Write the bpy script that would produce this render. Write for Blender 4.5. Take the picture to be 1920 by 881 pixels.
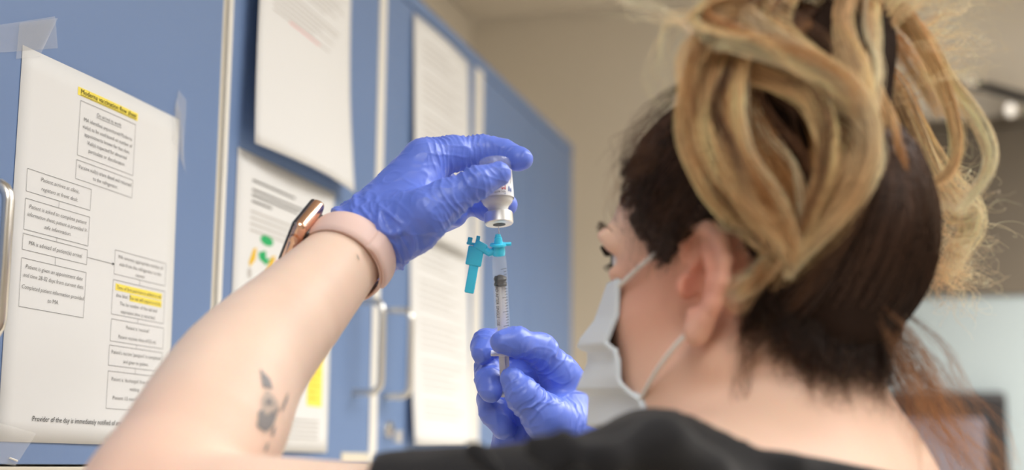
import bpy, bmesh, math, random
import numpy as np
from mathutils import Vector, Matrix, noise as mnoise
random.seed(7); RNG = np.random.default_rng(7)
scene = bpy.context.scene
for o in list(bpy.data.objects): bpy.data.objects.remove(o)
COL = scene.collection

# ------------------------------------------------------------------ camera
F_PX = 2700.0
PITCH, ROLL = math.radians(9.02), math.radians(.58)
EYE = np.array([0., 0., 1.40])
_r0 = np.array([1., 0, 0]); _w = np.array([0, math.cos(PITCH), math.sin(PITCH)]); _u0 = np.array([0, -math.sin(PITCH), math.cos(PITCH)])
_r = _r0*math.cos(ROLL)+_u0*math.sin(ROLL); _u = _u0*math.cos(ROLL)-_r0*math.sin(ROLL)
def P(x, y, d):
    """point of the room at survey bearing (x, y) and distance d metres from the station"""
    return EYE + (_w + _r*(x-960)/F_PX + _u*(440.5-y)/F_PX)*d
def bearing(p):
    v = np.asarray(p)-EYE; d = v@_w
    return 960+F_PX*(v@_r)/d, 440.5-F_PX*(v@_u)/d, d
cam = bpy.data.cameras.new('camera'); camo = bpy.data.objects.new('camera', cam); COL.objects.link(camo)
cam.sensor_width = 36; cam.lens = F_PX/1920*36; cam.clip_start = .02
M = Matrix((_r, _u, -_w)).transposed().to_4x4(); M.translation = Vector(EYE); camo.matrix_world = M
cam.dof.use_dof = True; cam.dof.focus_distance = 1.045; cam.dof.aperture_fstop = 3.2; cam.dof.aperture_blades = 9
scene.camera = camo

# ------------------------------------------------------------------ world, lights, exposure
world = bpy.data.worlds.new('world'); scene.world = world; world.use_nodes = True
world.node_tree.nodes['Background'].inputs[0].default_value = (1, .95, .88, 1)
world.node_tree.nodes['Background'].inputs[1].default_value = .25
scene.view_settings.view_transform = 'Standard'; scene.view_settings.look = 'None'
scene.view_settings.exposure = 0.10; scene.view_settings.gamma = 1.0; scene.view_settings.use_curve_mapping = False

PHI = math.radians(15.31)
U = np.array([math.sin(PHI), math.cos(PHI), 0]); N = np.array([math.cos(PHI), -math.sin(PHI), 0]); KW = -.6039   # cupboard front plane: p.N = KW
Z3 = np.array([0, 0, 1.])
def W(u, z, n=0.):
    """point on the cupboard front plane: u along the row, z height, n proud of it"""
    return U*u + N*(KW+n) + Z3*z
CEIL = 2.44
# ceiling troffers: (u, n, length along u, width, watts, colour)
TROFFERS = [(1.40, 1.10, 1.2, .55, 13, (.95, .98, 1), 150),
            (-.45, .65, 1.2, .55, 13, (.96, .985, 1), 150),  # added fill panel behind the camera, brightens cheek, mask and gloves
            (2.36, 1.55, .6, 1.2, 52, (1, .945, .85), 125),
            (0.80, 2.3, 1.2, .55, 17, (1, .985, .96), 150)]

# ------------------------------------------------------------------ small library
def tag(o, label=None, cat=None, group=None, kind=None):
    if label: o['label'] = label
    if cat: o['category'] = cat
    if group: o['group'] = group
    if kind: o['kind'] = kind
    return o
def link(name, me, mat=None, parent=None):
    o = bpy.data.objects.new(name, me); COL.objects.link(o)
    if mat is not None and me is not None:
        if isinstance(mat, (list, tuple)):
            for m in mat: me.materials.append(m)
        else: me.materials.append(mat)
    if parent is not None:
        o.parent = parent
        o.matrix_parent_inverse = parent.matrix_basis.inverted()
    return o
def empty(name, loc):
    o = bpy.data.objects.new(name, None); o.empty_display_size = .05; COL.objects.link(o); o.location = Vector(loc); return o
def mesh(name, v, f, smooth=True):
    me = bpy.data.meshes.new(name)
    v = np.asarray(v, np.float32); f = np.asarray(f) if not isinstance(f, list) else f
    if isinstance(f, np.ndarray) and f.ndim == 2:
        n, k = f.shape
        me.vertices.add(len(v)); me.vertices.foreach_set('co', v.ravel())
        me.loops.add(n*k); me.loops.foreach_set('vertex_index', f.astype(np.int32).ravel())
        me.polygons.add(n); me.polygons.foreach_set('loop_start', np.arange(0, n*k, k, dtype=np.int32))
        me.update(calc_edges=True)
    else:
        me.from_pydata([tuple(map(float, p)) for p in v], [], f)
    if smooth: me.polygons.foreach_set('use_smooth', np.ones(len(me.polygons), bool))
    me.update(); return me
class MB:
    """collects boxes, tubes, lathes into one mesh"""
    def __init__(s): s.v = []; s.f = []
    def add(s, v, f):
        b = len(s.v); s.v += [tuple(map(float, p)) for p in v]; s.f += [tuple(i+b for i in q) for q in f]; return s
    def box(s, c, ax, half, bev=0.0):
        ax = [np.asarray(a)/np.linalg.norm(a) for a in ax]
        if bev <= 0:
            v = [np.asarray(c)+sum(sg*h*a for sg, h, a in zip(sgn, half, ax)) for sgn in ((-1,-1,-1),(1,-1,-1),(1,1,-1),(-1,1,-1),(-1,-1,1),(1,-1,1),(1,1,1),(-1,1,1))]
            return s.add(v, [(0,3,2,1),(4,5,6,7),(0,1,5,4),(1,2,6,5),(2,3,7,6),(3,0,4,7)])
        bm = bmesh.new(); bmesh.ops.create_cube(bm, size=2)
        for q in bm.verts: q.co = Vector([q.co[i]*half[i] for i in range(3)])
        bmesh.ops.bevel(bm, geom=bm.edges[:], offset=bev, segments=3, affect='EDGES', profile=.5)
        bm.verts.index_update()
        v = [np.asarray(c)+sum(q.co[i]*ax[i] for i in range(3)) for q in bm.verts]
        f = [[q.index for q in fc.verts] for fc in bm.faces]; bm.free()
        return s.add(v, f)
    def tube(s, pts, r, n=10, cap=True):
        pts = [np.asarray(p, float) for p in pts]; m = len(pts)
        rr = r if hasattr(r, '__len__') else [r]*m
        T = [pts[min(i+1, m-1)]-pts[max(i-1, 0)] for i in range(m)]; T = [t/np.linalg.norm(t) for t in T]
        a = np.cross(T[0], [0, 0, 1.]); a = a if np.linalg.norm(a) > .1 else np.cross(T[0], [1., 0, 0]); a /= np.linalg.norm(a)
        v = []
        for i in range(m):
            a = a - (a@T[i])*T[i]; a /= np.linalg.norm(a); b = np.cross(T[i], a)
            for k in range(n):
                t = 2*math.pi*k/n; v.append(pts[i]+rr[i]*(math.cos(t)*a+math.sin(t)*b))
        f = [(i*n+k, i*n+(k+1) % n, (i+1)*n+(k+1) % n, (i+1)*n+k) for i in range(m-1) for k in range(n)]
        if cap: f += [tuple(range(n-1, -1, -1)), tuple((m-1)*n+k for k in range(n))]
        return s.add(v, f)
    def lathe(s, o, ax, prof, n=32, cap=(True, True)):
        """prof: list of (h along ax, radius)"""
        ax = np.asarray(ax, float); ax /= np.linalg.norm(ax); a = np.cross(ax, [0, 1., 0]); a /= np.linalg.norm(a); b = np.cross(ax, a)
        v = [np.asarray(o)+ax*h+r*(math.cos(2*math.pi*k/n)*a+math.sin(2*math.pi*k/n)*b) for h, r in prof for k in range(n)]
        m = len(prof)
        f = [(i*n+k, i*n+(k+1) % n, (i+1)*n+(k+1) % n, (i+1)*n+k) for i in range(m-1) for k in range(n)]
        if cap[0]: f.append(tuple(range(n-1, -1, -1)))
        if cap[1]: f.append(tuple((m-1)*n+k for k in range(n)))
        return s.add(v, f)
    def build(s, name, mat, parent=None, smooth=False, auto=True):
        me = mesh(name, s.v, s.f, smooth)
        bm = bmesh.new(); bm.from_mesh(me); bmesh.ops.recalc_face_normals(bm, faces=bm.faces[:])
        if smooth:
            for e in bm.edges:
                if len(e.link_faces) == 2 and e.calc_face_angle(0) > .6: e.smooth = False
        bm.to_mesh(me); bm.free()
        return link(name, me, mat, parent)

def mat(name, col, rough=.5, spec=.5, metal=0., sss=0., sss_r=(1, .35, .2), sss_s=.01, trans=0., ior=1.45, alpha=1., coat=0., bump=None, var=None, emit=None, attr=None, sheen=0.):
    """bump=(scale, strength, distance[, detail]); var=(scale, amount) colour mottling"""
    m = bpy.data.materials.new(name); m.use_nodes = True; nt = m.node_tree; b = nt.nodes['Principled BSDF']; I = b.inputs
    c = (*col, 1)
    I['Base Color'].default_value = c; I['Roughness'].default_value = rough; I['Specular IOR Level'].default_value = spec; I['Metallic'].default_value = metal
    I['IOR'].default_value = ior
    if sss: I['Subsurface Weight'].default_value = sss; I['Subsurface Radius'].default_value = sss_r; I['Subsurface Scale'].default_value = sss_s
    if trans: I['Transmission Weight'].default_value = trans
    if coat: I['Coat Weight'].default_value = coat; I['Coat Roughness'].default_value = .1
    if sheen: I['Sheen Weight'].default_value = sheen
    I['Alpha'].default_value = alpha
    tc = nt.nodes.new('ShaderNodeTexCoord')
    src = None
    if attr:
        at = nt.nodes.new('ShaderNodeAttribute'); at.attribute_name = attr; src = at.outputs['Color']; nt.links.new(src, I['Base Color'])
    if var:
        n = nt.nodes.new('ShaderNodeTexNoise'); n.inputs['Scale'].default_value = var[0]; n.inputs['Detail'].default_value = 3; nt.links.new(tc.outputs['Object'], n.inputs['Vector'])
        r = nt.nodes.new('ShaderNodeValToRGB'); r.color_ramp.elements[0].position = .3; r.color_ramp.elements[1].position = .7
        k = var[1]; c2 = var[2] if len(var) > 2 else tuple(min(1, x*(1+k)) for x in col); c1 = tuple(x*(1-k) for x in col) if len(var) <= 2 else col
        r.color_ramp.elements[0].color = (*c1, 1); r.color_ramp.elements[1].color = (*c2, 1)
        nt.links.new(n.outputs['Fac'], r.inputs['Fac']); nt.links.new(r.outputs['Color'], I['Base Color'])
    if bump:
        n = nt.nodes.new('ShaderNodeTexNoise'); n.inputs['Scale'].default_value = bump[0]; n.inputs['Detail'].default_value = bump[3] if len(bump) > 3 else 2
        nt.links.new(tc.outputs['Object'], n.inputs['Vector'])
        bp = nt.nodes.new('ShaderNodeBump'); bp.inputs['Strength'].default_value = bump[1]; bp.inputs['Distance'].default_value = bump[2]
        nt.links.new(n.outputs['Fac'], bp.inputs['Height']); nt.links.new(bp.outputs['Normal'], I['Normal'])
    if emit: I['Emission Color'].default_value = (*emit[0], 1); I['Emission Strength'].default_value = emit[1]
    return m
def lin(r, g, b): return tuple(((c/255)/12.92 if c/255 <= .04045 else ((c/255+.055)/1.055)**2.4) for c in (r, g, b))

MT = dict(
    blue=mat('blue_laminate', lin(112, 137, 180), .42, .4, bump=(900, .08, .0004)),
    cream=mat('cream_edge', lin(222, 214, 196), .5, .4),
    white_edge=mat('white_edge', lin(236, 233, 226), .4, .4),
    carcass=mat('carcass', lin(205, 196, 178), .6),
    paper=mat('paper', lin(228, 228, 228), .8, .2, bump=(60, .06, .002)),
    ink=mat('ink', lin(52, 52, 54), .8, .1), ink_soft=mat('soft_ink', lin(104, 102, 101), .8, .1), ink_faint=mat('faint_ink', lin(196, 192, 188), .8, .1),
    rule=mat('rule_ink', lin(124, 124, 126), .8, .1),
    yellow=mat('highlighter', lin(250, 230, 105), .8, .1), green=mat('green_print', lin(60, 175, 110), .8, .1), red=mat('red_print', lin(205, 70, 78), .8, .1),
    pink=mat('pink_print', lin(240, 170, 175), .8, .1), teal=mat('teal_print', lin(140, 205, 205), .8, .1), gold=mat('gold_print', lin(232, 190, 60), .8, .1),
    bluep=mat('blue_print', lin(80, 110, 175), .8, .1),
    tape=mat('clear_tape', (.95, .95, .95), .12, .6, alpha=.10, coat=.5),
    steel=mat('brushed_steel', (.72, .70, .66), .28, .5, 1.),
    chrome=mat('lock_steel', (.8, .78, .75), .2, .5, 1.),
    wall=mat('tan_paint', lin(229, 222, 210), .75, .3, bump=(300, .08, .001)),
    ceiling=mat('ceiling_tile', lin(208, 200, 186), .9, .1, bump=(220, .4, .003)),
    floor=mat('vinyl_floor', lin(196, 190, 182), .4, .4, var=(6, .08)),
    doorwood=mat('taupe_door', lin(96, 87, 75), .5, .4),
    frost=mat('frosted_glass', lin(156, 167, 171), .55, .4),
    device=mat('dark_device', lin(42, 40, 42), .35, .5), screen=mat('screen_glass', lin(120, 118, 130), .3, .5),
    skin=mat('skin', lin(241, 208, 188), .5, .35, sss=.2, sss_r=(1, .3, .15), sss_s=.005, attr='col', bump=(900, .10, .0004)),
    glove=mat('nitrile', lin(106, 131, 228), .36, .5, sss=.05, sss_s=.002, bump=(260, .12, .0006, 4)),
    scrub=mat('black_fabric', lin(30, 29, 31), .85, .2, sheen=.15, bump=(700, .3, .0006)),
    mask=mat('mask_fabric', lin(228, 238, 247), .8, .2, sss=.2, sss_r=(.6, .8, 1), sss_s=.003, bump=(500, .15, .0005)),
    loop=mat('elastic', lin(238, 234, 228), .8, .2),
    band=mat('pink_silicone', lin(236, 204, 194), .5, .4, sss=.1, sss_s=.003),
    rose=mat('rose_gold', lin(240, 196, 170), .22, .5, 1.), wglass=mat('watch_glass', (.02, .02, .025), .08, .6, coat=.6), wback=mat('watch_sensor', (.05, .045, .045), .2),
    hairbase=mat('hair_underlayer', lin(42, 30, 24), .85, .1, bump=(160, .5, .002, 4)),
    hair=mat('hair_strands', (.3, .2, .1), .38, .45, attr='col'), hairtie=mat('hair_tie', lin(22, 21, 23), .8, .2),
    brow=mat('brow_hair', lin(66, 48, 40), .6), lash=mat('lash', lin(26, 20, 18), .6), sclera=mat('eyeball', lin(235, 228, 224), .15, .5, coat=.5), iris=mat('iris', lin(70, 80, 80), .2),
    glass=mat('clear_glass', (.93, .95, .96), .03, .8, alpha=.16, coat=1.), liquid=mat('vaccine_liquid', lin(232, 230, 226), .35, .5, sss=.4, sss_r=(1, 1, 1), sss_s=.004),
    alu=mat('aluminium_crimp', (.86, .86, .85), .42, .5, 1.), stopper=mat('rubber_stopper', lin(92, 92, 94), .6), label=mat('vial_label', lin(238, 238, 240), .55, .3),
    poly=mat('syringe_plastic', (.95, .96, .97), .08, .6, alpha=.08), polyw=mat('plunger_plastic', lin(232, 233, 236), .3, .4),
    rubber=mat('black_rubber', lin(24, 24, 26), .45), aqua=mat('aqua_plastic', lin(74, 212, 246), .25, .5), needle=mat('needle_steel', (.75, .75, .76), .2, .5, 1.),
    tattoo=mat('tattoo_ink', lin(142, 138, 138), .55, .3), tattoo_soft=mat('tattoo_shade', lin(196, 178, 166), .55, .3),
    trouser=mat('black_trousers', lin(28, 28, 31), .85), shoe=mat('black_shoe', lin(24, 24, 26), .5), sole=mat('shoe_sole', lin(210, 208, 204), .6),
    lamp=mat('lamp_diffuser', (.9, .9, .9), .5, emit=((1, .97, .93), 2.)), lampframe=mat('lamp_frame', lin(225, 222, 214), .5),
)
def text_mesh(body, size, align='LEFT', shear=0., bold=0., spacing=1.0):
    """2D vertices and faces of a line of print (x right, y up), made with the built-in font"""
    cu = bpy.data.curves.new('t', 'FONT'); cu.body = body; cu.size = size; cu.align_x = align; cu.shear = shear; cu.offset = bold; cu.resolution_u = 2; cu.space_character = spacing
    o = bpy.data.objects.new('t', cu); COL.objects.link(o)
    dg = bpy.context.evaluated_depsgraph_get(); me = bpy.data.meshes.new_from_object(o.evaluated_get(dg))
    v = np.array([p.co[:] for p in me.vertices]).reshape(-1, 3)[:, :2]; f = [list(p.vertices) for p in me.polygons]
    bpy.data.objects.remove(o); bpy.data.curves.remove(cu); bpy.data.meshes.remove(me)
    return v, f
class Print:
    """flat print collected in sheet coordinates, then laid on a surface by a mapping"""
    BLOCKS = ('yellow', 'green', 'gold', 'pink', 'teal')
    def __init__(s): s.d = {}; s.n = 0
    def put(s, key, v, f):
        s.n += 1; k = (key, s.n if key in s.BLOCKS else 0)
        V, Fc = s.d.setdefault(k, ([], [])); b = len(V); V += [tuple(p) for p in v]; Fc += [tuple(i+b for i in q) for q in f]
    def text(s, key, body, x, y, size, width=None, align='LEFT', **k):
        v, f = text_mesh(body, size, align, **k)
        if not len(v): return
        if width:
            w = v[:, 0].max()-v[:, 0].min(); v = v.copy(); v[:, 0] *= width/w
        s.put(key, [(x+p[0], y-p[1]) for p in v], f)
    def line(s, key, x0, y0, x1, y1, t):
        dx, dy = x1-x0, y1-y0; L = math.hypot(dx, dy) or 1; nx, ny = -dy/L*t/2, dx/L*t/2
        n = max(1, int(L/12))
        s.put(key, [(x0+dx*i/n+sg*nx, y0+dy*i/n+sg*ny) for sg in (1, -1) for i in range(n+1)], [(i, i+1, n+2+i, n+1+i) for i in range(n)])
    def rect(s, key, x0, y0, x1, y1): s.line(key, x0, (y0+y1)/2, x1, (y0+y1)/2, y1-y0)
    def frame(s, key, x0, y0, x1, y1, t=.35):
        s.line(key, x0, y0, x1, y0, t); s.line(key, x1, y0, x1, y1, t); s.line(key, x1, y1, x0, y1, t); s.line(key, x0, y1, x0, y0, t)
    def poly(s, key, pts): s.put(key, pts, [tuple(range(len(pts)))])
    def build(s, fmap, parent, name, order=()):
        for (key, k), (V, Fc) in s.d.items():
            off = .00025+.00012*(list(order).index(key) if key in order else 0)
            nm = 'coloured_print' if k else name
            o = link(nm, mesh(nm, [fmap(p[0], p[1], off) for p in V], Fc, False), MT[key], parent)
            if not k: o['kind'] = 'stuff'

# ------------------------------------------------------------------ distance-field modelling
def cone(a, b, ra, rb):
    a = np.asarray(a, np.float32); b = np.asarray(b, np.float32); ba = b-a; L = float(ba@ba)+1e-12
    def f(p):
        q = p-a; t = np.clip(q@ba/L, 0, 1); return np.linalg.norm(q-t[:, None]*ba, axis=1)-(ra+(rb-ra)*t)
    return f
def ell(c, axes, rad):
    c = np.asarray(c, np.float32); A = np.asarray(axes, np.float32); rad = np.asarray(rad, np.float32)
    def f(p):
        q = (p-c)@A.T; k0 = np.linalg.norm(q/rad, axis=1); k1 = np.linalg.norm(q/rad**2, axis=1); return k0*(k0-1)/np.maximum(k1, 1e-6)
    return f
def smin(a, b, k):
    h = np.maximum(k-np.abs(a-b), 0)/k; return np.minimum(a, b)-h*h*k*.25
def smax(a, b, k): return -smin(-a, -b, k)
def union(items):
    """items: (fn, k) smooth union, (fn, k, '-') smooth cut"""
    def f(p):
        d = None
        for it in items:
            e = it[0](p)
            if d is None: d = e
            elif len(it) > 2: d = smax(d, -e, it[1])
            else: d = smin(d, e, it[1])
        return d
    return f
def chain(pts, k, items=None):
    """pts: (point, radius) joints of a limb"""
    items = [] if items is None else items
    for (a, ra), (b, rb) in zip(pts[:-1], pts[1:]): items.append((cone(a, b, ra, rb), k))
    return items
CORN = np.array([(x, y, z) for x in (0, 1) for y in (0, 1) for z in (0, 1)])
EDG = [(a, b) for a in range(8) for b in range(a+1, 8) if np.abs(CORN[a]-CORN[b]).sum() == 1]
def polygonise(f, lo, hi, h, B=8):
    lo = np.asarray(lo, float); nb = np.ceil((np.asarray(hi)-lo)/h/B).astype(int); n = nb*B
    g = np.stack(np.meshgrid(*[np.arange(k) for k in nb], indexing='ij'), -1).reshape(-1, 3)
    ctr = (lo+(g*B+(B-1)/2)*h).astype(np.float32); dc = np.concatenate([f(ctr[i:i+200000]) for i in range(0, len(ctr), 200000)])
    D = np.repeat(np.repeat(np.repeat(np.where(dc > 0, 1., -1.).astype(np.float32).reshape(nb), B, 0), B, 1), B, 2)
    near = g[np.abs(dc) < B*h*.87*1.5]
    loc = np.stack(np.meshgrid(*[np.arange(B)]*3, indexing='ij'), -1).reshape(-1, 3)
    for i in range(0, len(near), 600):
        nn = near[i:i+600]; idx = (nn[:, None]*B+loc[None]).reshape(-1, 3)
        D[idx[:, 0], idx[:, 1], idx[:, 2]] = f((lo+idx*h).astype(np.float32))
    S = D < 0
    c = sum(S[x:n[0]-1+x, y:n[1]-1+y, z:n[2]-1+z].astype(np.uint8) for x, y, z in CORN)
    act = np.argwhere((c > 0) & (c < 8)); ids = np.full(c.shape, -1, np.int32); ids[tuple(act.T)] = np.arange(len(act))
    cv = np.stack([D[act[:, 0]+x, act[:, 1]+y, act[:, 2]+z] for x, y, z in CORN], 1)
    acc = np.zeros((len(act), 3)); cnt = np.zeros(len(act))
    for a, b in EDG:
        m = (cv[:, a] < 0) != (cv[:, b] < 0); t = cv[m, a]/(cv[m, a]-cv[m, b]); acc[m] += CORN[a]+t[:, None]*(CORN[b]-CORN[a]); cnt[m] += 1
    V = lo+(act+acc/cnt[:, None])*h
    Q = []
    for ax in range(3):
        sl0 = [slice(None)]*3; sl1 = [slice(None)]*3; sl0[ax] = slice(0, -1); sl1[ax] = slice(1, None)
        e = np.argwhere(S[tuple(sl0)] != S[tuple(sl1)]); o1, o2 = [a for a in range(3) if a != ax]
        if ax == 1: o1, o2 = o2, o1
        e = e[(e[:, o1] > 0) & (e[:, o2] > 0) & (e[:, o1] < n[o1]-1) & (e[:, o2] < n[o2]-1)]
        d1 = np.zeros(3, int); d1[o1] = 1; d2 = np.zeros(3, int); d2[o2] = 1
        q = np.stack([ids[tuple((e-d1-d2).T)], ids[tuple((e-d2).T)], ids[tuple(e.T)], ids[tuple((e-d1).T)]], 1)
        s = S[tuple(e.T)]; q[~s] = q[~s][:, ::-1]; Q.append(q)
    Q = np.concatenate(Q); Q = Q[(Q >= 0).all(1)]
    return V, Q
def vnormals(V, Q):
    n = np.cross(V[Q[:, 2]]-V[Q[:, 0]], V[Q[:, 3]]-V[Q[:, 1]]); vn = np.zeros_like(V)
    for k in range(4): np.add.at(vn, Q[:, k], n)
    return vn/np.maximum(np.linalg.norm(vn, axis=1), 1e-12)[:, None]
_perm = np.random.default_rng(3).permutation(512)
_gr = np.random.default_rng(4).uniform(-1, 1, 4096)
def vnoise(p):
    """smooth value noise, vectorised, about -1..1"""
    i = np.floor(p).astype(int); t = p-i; t = t*t*(3-2*t); r = 0
    for x in (0, 1):
        for y in (0, 1):
            for z in (0, 1):
                h = (i[:, 0]+x)*73856093 ^ (i[:, 1]+y)*19349663 ^ (i[:, 2]+z)*83492791
                w = (t[:, 0] if x else 1-t[:, 0])*(t[:, 1] if y else 1-t[:, 1])*(t[:, 2] if z else 1-t[:, 2])
                r = r+w*_gr[h & 4095]
    return r
def spline(pts, m):
    """Catmull-Rom through pts, m samples"""
    p = np.asarray(pts, float); p = np.vstack([2*p[0]-p[1], p, 2*p[-1]-p[-2]]); n = len(p)-3
    s = np.linspace(0, n-1e-9, m); i = s.astype(int); t = (s-i)[:, None]
    a, b, c, d = p[i], p[i+1], p[i+2], p[i+3]
    return .5*(2*b+(c-a)*t+(2*a-5*b+4*c-d)*t*t+(3*b-a-3*c+d)*t**3)

# ================================================================== THE ROOM
AX = (U, N, Z3)
def wbox(mb, u0, u1, n0, n1, z0, z1, bev=0.):
    return mb.box(W((u0+u1)/2, (z0+z1)/2, (n0+n1)/2), AX, (abs(u1-u0)/2, abs(n1-n0)/2, abs(z1-z0)/2), bev)
UB, UF, NL, NR = 3.14, -2.2, -.36, 3.6           # back wall, wall behind, left wall, right wall
tag(wbox(MB(), UF-.1, UB+.1, NL-.1, NR+.1, -.1, 0).build('floor', MT['floor']), 'pale vinyl floor of the clinic room', 'floor', kind='structure')
tag(wbox(MB(), UB, UB+.1, NL-.1, NR+.1, 0, CEIL).build('wall_back', MT['wall']), 'tan painted wall beyond the cupboards', 'wall', kind='structure')
tag(wbox(MB(), UF, UB, NL-.1, NL, 0, CEIL).build('wall_left', MT['wall']), 'tan painted wall behind the blue cupboards', 'wall', kind='structure')
tag(wbox(MB(), UF, UB, NR, NR+.1, 0, CEIL).build('wall_right', MT['wall']), 'tan painted side wall right of the door', 'wall', kind='structure')
tag(wbox(MB(), UF-.1, UF, NL-.1, NR+.1, 0, CEIL).build('wall_front', MT['wall']), 'tan painted wall at the near end of the room', 'wall', kind='structure')
ceil = wbox(MB(), UF-.1, UB+.1, NL-.1, NR+.1, CEIL, CEIL+.1).build('ceiling', MT['ceiling']); tag(ceil, 'suspended tan tile ceiling above the tan wall', 'ceiling', kind='structure')
tm = None
for i in range(int((UB-UF)/.61)+1):
    for j in range(int((NR-NL)/.61)+1):
        u0, u1 = UB-.61*(i+1)+.012, UB-.61*i-.012; n0, n1 = NL+.61*j+.012, NL+.61*(j+1)-.012
        if u0 < UF or n1 > NR: continue
        c = W((u0+u1)/2, CEIL-.004, (n0+n1)/2)
        if tm is None: tm = MB().box((0, 0, 0), AX, ((u1-u0)/2, (n1-n0)/2, .006), .003); tm = mesh('ceiling_tile', tm.v, tm.f, False); tm.materials.append(MT['ceiling'])
        o = link('ceiling_tile', tm); o.location = Vector(c); o.parent = ceil
# base trim along the back wall
tag(wbox(MB(), UB-.012, UB, NL, .36, 0, .1).build('baseboard_back', MT['doorwood']), 'low brown baseboard along the tan wall', 'baseboard', kind='structure')
# ceiling lights
for i, (tu, tn, L, Wd, watt, col, spr) in enumerate(TROFFERS):
    t = empty('ceiling_light', W(tu, CEIL-.02, tn)); tag(t, ['ceiling light panel above the middle cupboard', 'added fill light panel on the ceiling behind the camera', 'square ceiling light panel washing the tan back wall', 'ceiling light panel over the right side of the room'][i], 'ceiling light', 'ceiling light panels')
    fr = MB()
    for s in (-1, 1):
        wbox(fr, tu-L/2-.03, tu+L/2+.03, tn+s*(Wd/2+.015)-.015, tn+s*(Wd/2+.015)+.015, CEIL-.03, CEIL-.011)
        wbox(fr, tu+s*(L/2+.015)-.015, tu+s*(L/2+.015)+.015, tn-Wd/2, tn+Wd/2, CEIL-.03, CEIL-.011)
    fr.build('frame', MT['lampframe'], t)
    wbox(MB(), tu-L/2, tu+L/2, tn-Wd/2, tn+Wd/2, CEIL-.018, CEIL-.012).build('diffuser', MT['lamp'], t)
    ld = bpy.data.lights.new('lamp_light', 'AREA'); ld.shape = 'RECTANGLE'; ld.size = L; ld.size_y = Wd; ld.energy = watt; ld.color = col; ld.spread = math.radians(spr)
    lo = bpy.data.objects.new('lamp_light', ld); COL.objects.link(lo)
    m = Matrix((U, -N, -Z3)).transposed().to_4x4(); m.translation = Vector(W(tu, CEIL-.022, tn)); m = Matrix((Vector(U), Vector(np.cross(Z3, U)), Vector(Z3))).transposed().to_4x4(); m.translation = Vector(W(tu, CEIL-.022, tn)); lo.matrix_world = m
    lo.parent = t; lo.matrix_parent_inverse = t.matrix_basis.inverted()

# door in the back wall, with closer and frosted pane
dn0, dn1 = .36, 1.28
d1 = empty('door_1', W(UB, 0, (dn0+dn1)/2)); tag(d1, 'taupe door with frosted pane and black closer in back wall', 'door', kind='structure')
fr = MB()
wbox(fr, UB-.03, UB-.002, dn0-.07, dn0, 0, 2.13, .004); wbox(fr, UB-.03, UB-.002, dn1, dn1+.07, 0, 2.13, .004); wbox(fr, UB-.03, UB-.002, dn0-.07, dn1+.07, 2.115, 2.13, .004)
fr.build('door_frame', MT['doorwood'], d1)
lf = MB(); wbox(lf, UB-.02, UB-.002, dn0, dn0+.12, 0, 2.11); wbox(lf, UB-.02, UB-.002, dn1-.12, dn1, 0, 2.11); wbox(lf, UB-.02, UB-.002, dn0+.12, dn1-.12, 1.755, 2.11); wbox(lf, UB-.02, UB-.002, dn0+.12, dn1-.12, 0, .25)
lf.build('door_leaf', MT['doorwood'], d1)
wbox(MB(), UB-.014, UB-.006, dn0+.12, dn1-.12, .25, 1.755).build('glass_pane', MT['frost'], d1)
hd = MB(); hd.tube([W(UB-.02, 1.02, dn1-.06), W(UB-.07, 1.02, dn1-.06), W(UB-.07, 1.02, dn1-.17)], .009); hd.build('door_handle', MT['steel'], d1, True)
cl = MB(); cl.tube([W(UB-.035, 2.205, .755), W(UB-.06, 2.10, 1.02)], .011); c_ = cl.build('door_closer_arm', MT['device'], d1, True)
pv = MB(); pv.lathe(W(UB-.002, 2.205, .755), -U, [(0, .02), (.04, .02), (.05, .014)], 18); pv.lathe(W(UB-.02, 2.135, .83), -U, [(0, .016), (.05, .016), (.055, .01)], 18); pv.build('closer_pivot', MT['chrome'], d1, True)
cb = MB(); wbox(cb, UB-.075, UB-.02, .98, 1.2, 2.03, 2.1, .006); cb.build('closer_body', MT['device'], d1)
# dark rounded panel mounted on the door
dv = empty('wall_display', W(UB-.03, 1.32, .68)); tag(dv, 'dark rounded panel blurred beyond the loose hair at the nape', 'panel')
wbox(MB(), UB-.05, UB-.0205, .565, .80, 1.18, 1.555, .012).build('housing', MT['device'], dv)
wbox(MB(), UB-.053, UB-.049, .59, .755, 1.22, 1.50, .001).build('front_glass', MT['screen'], dv)

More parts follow.
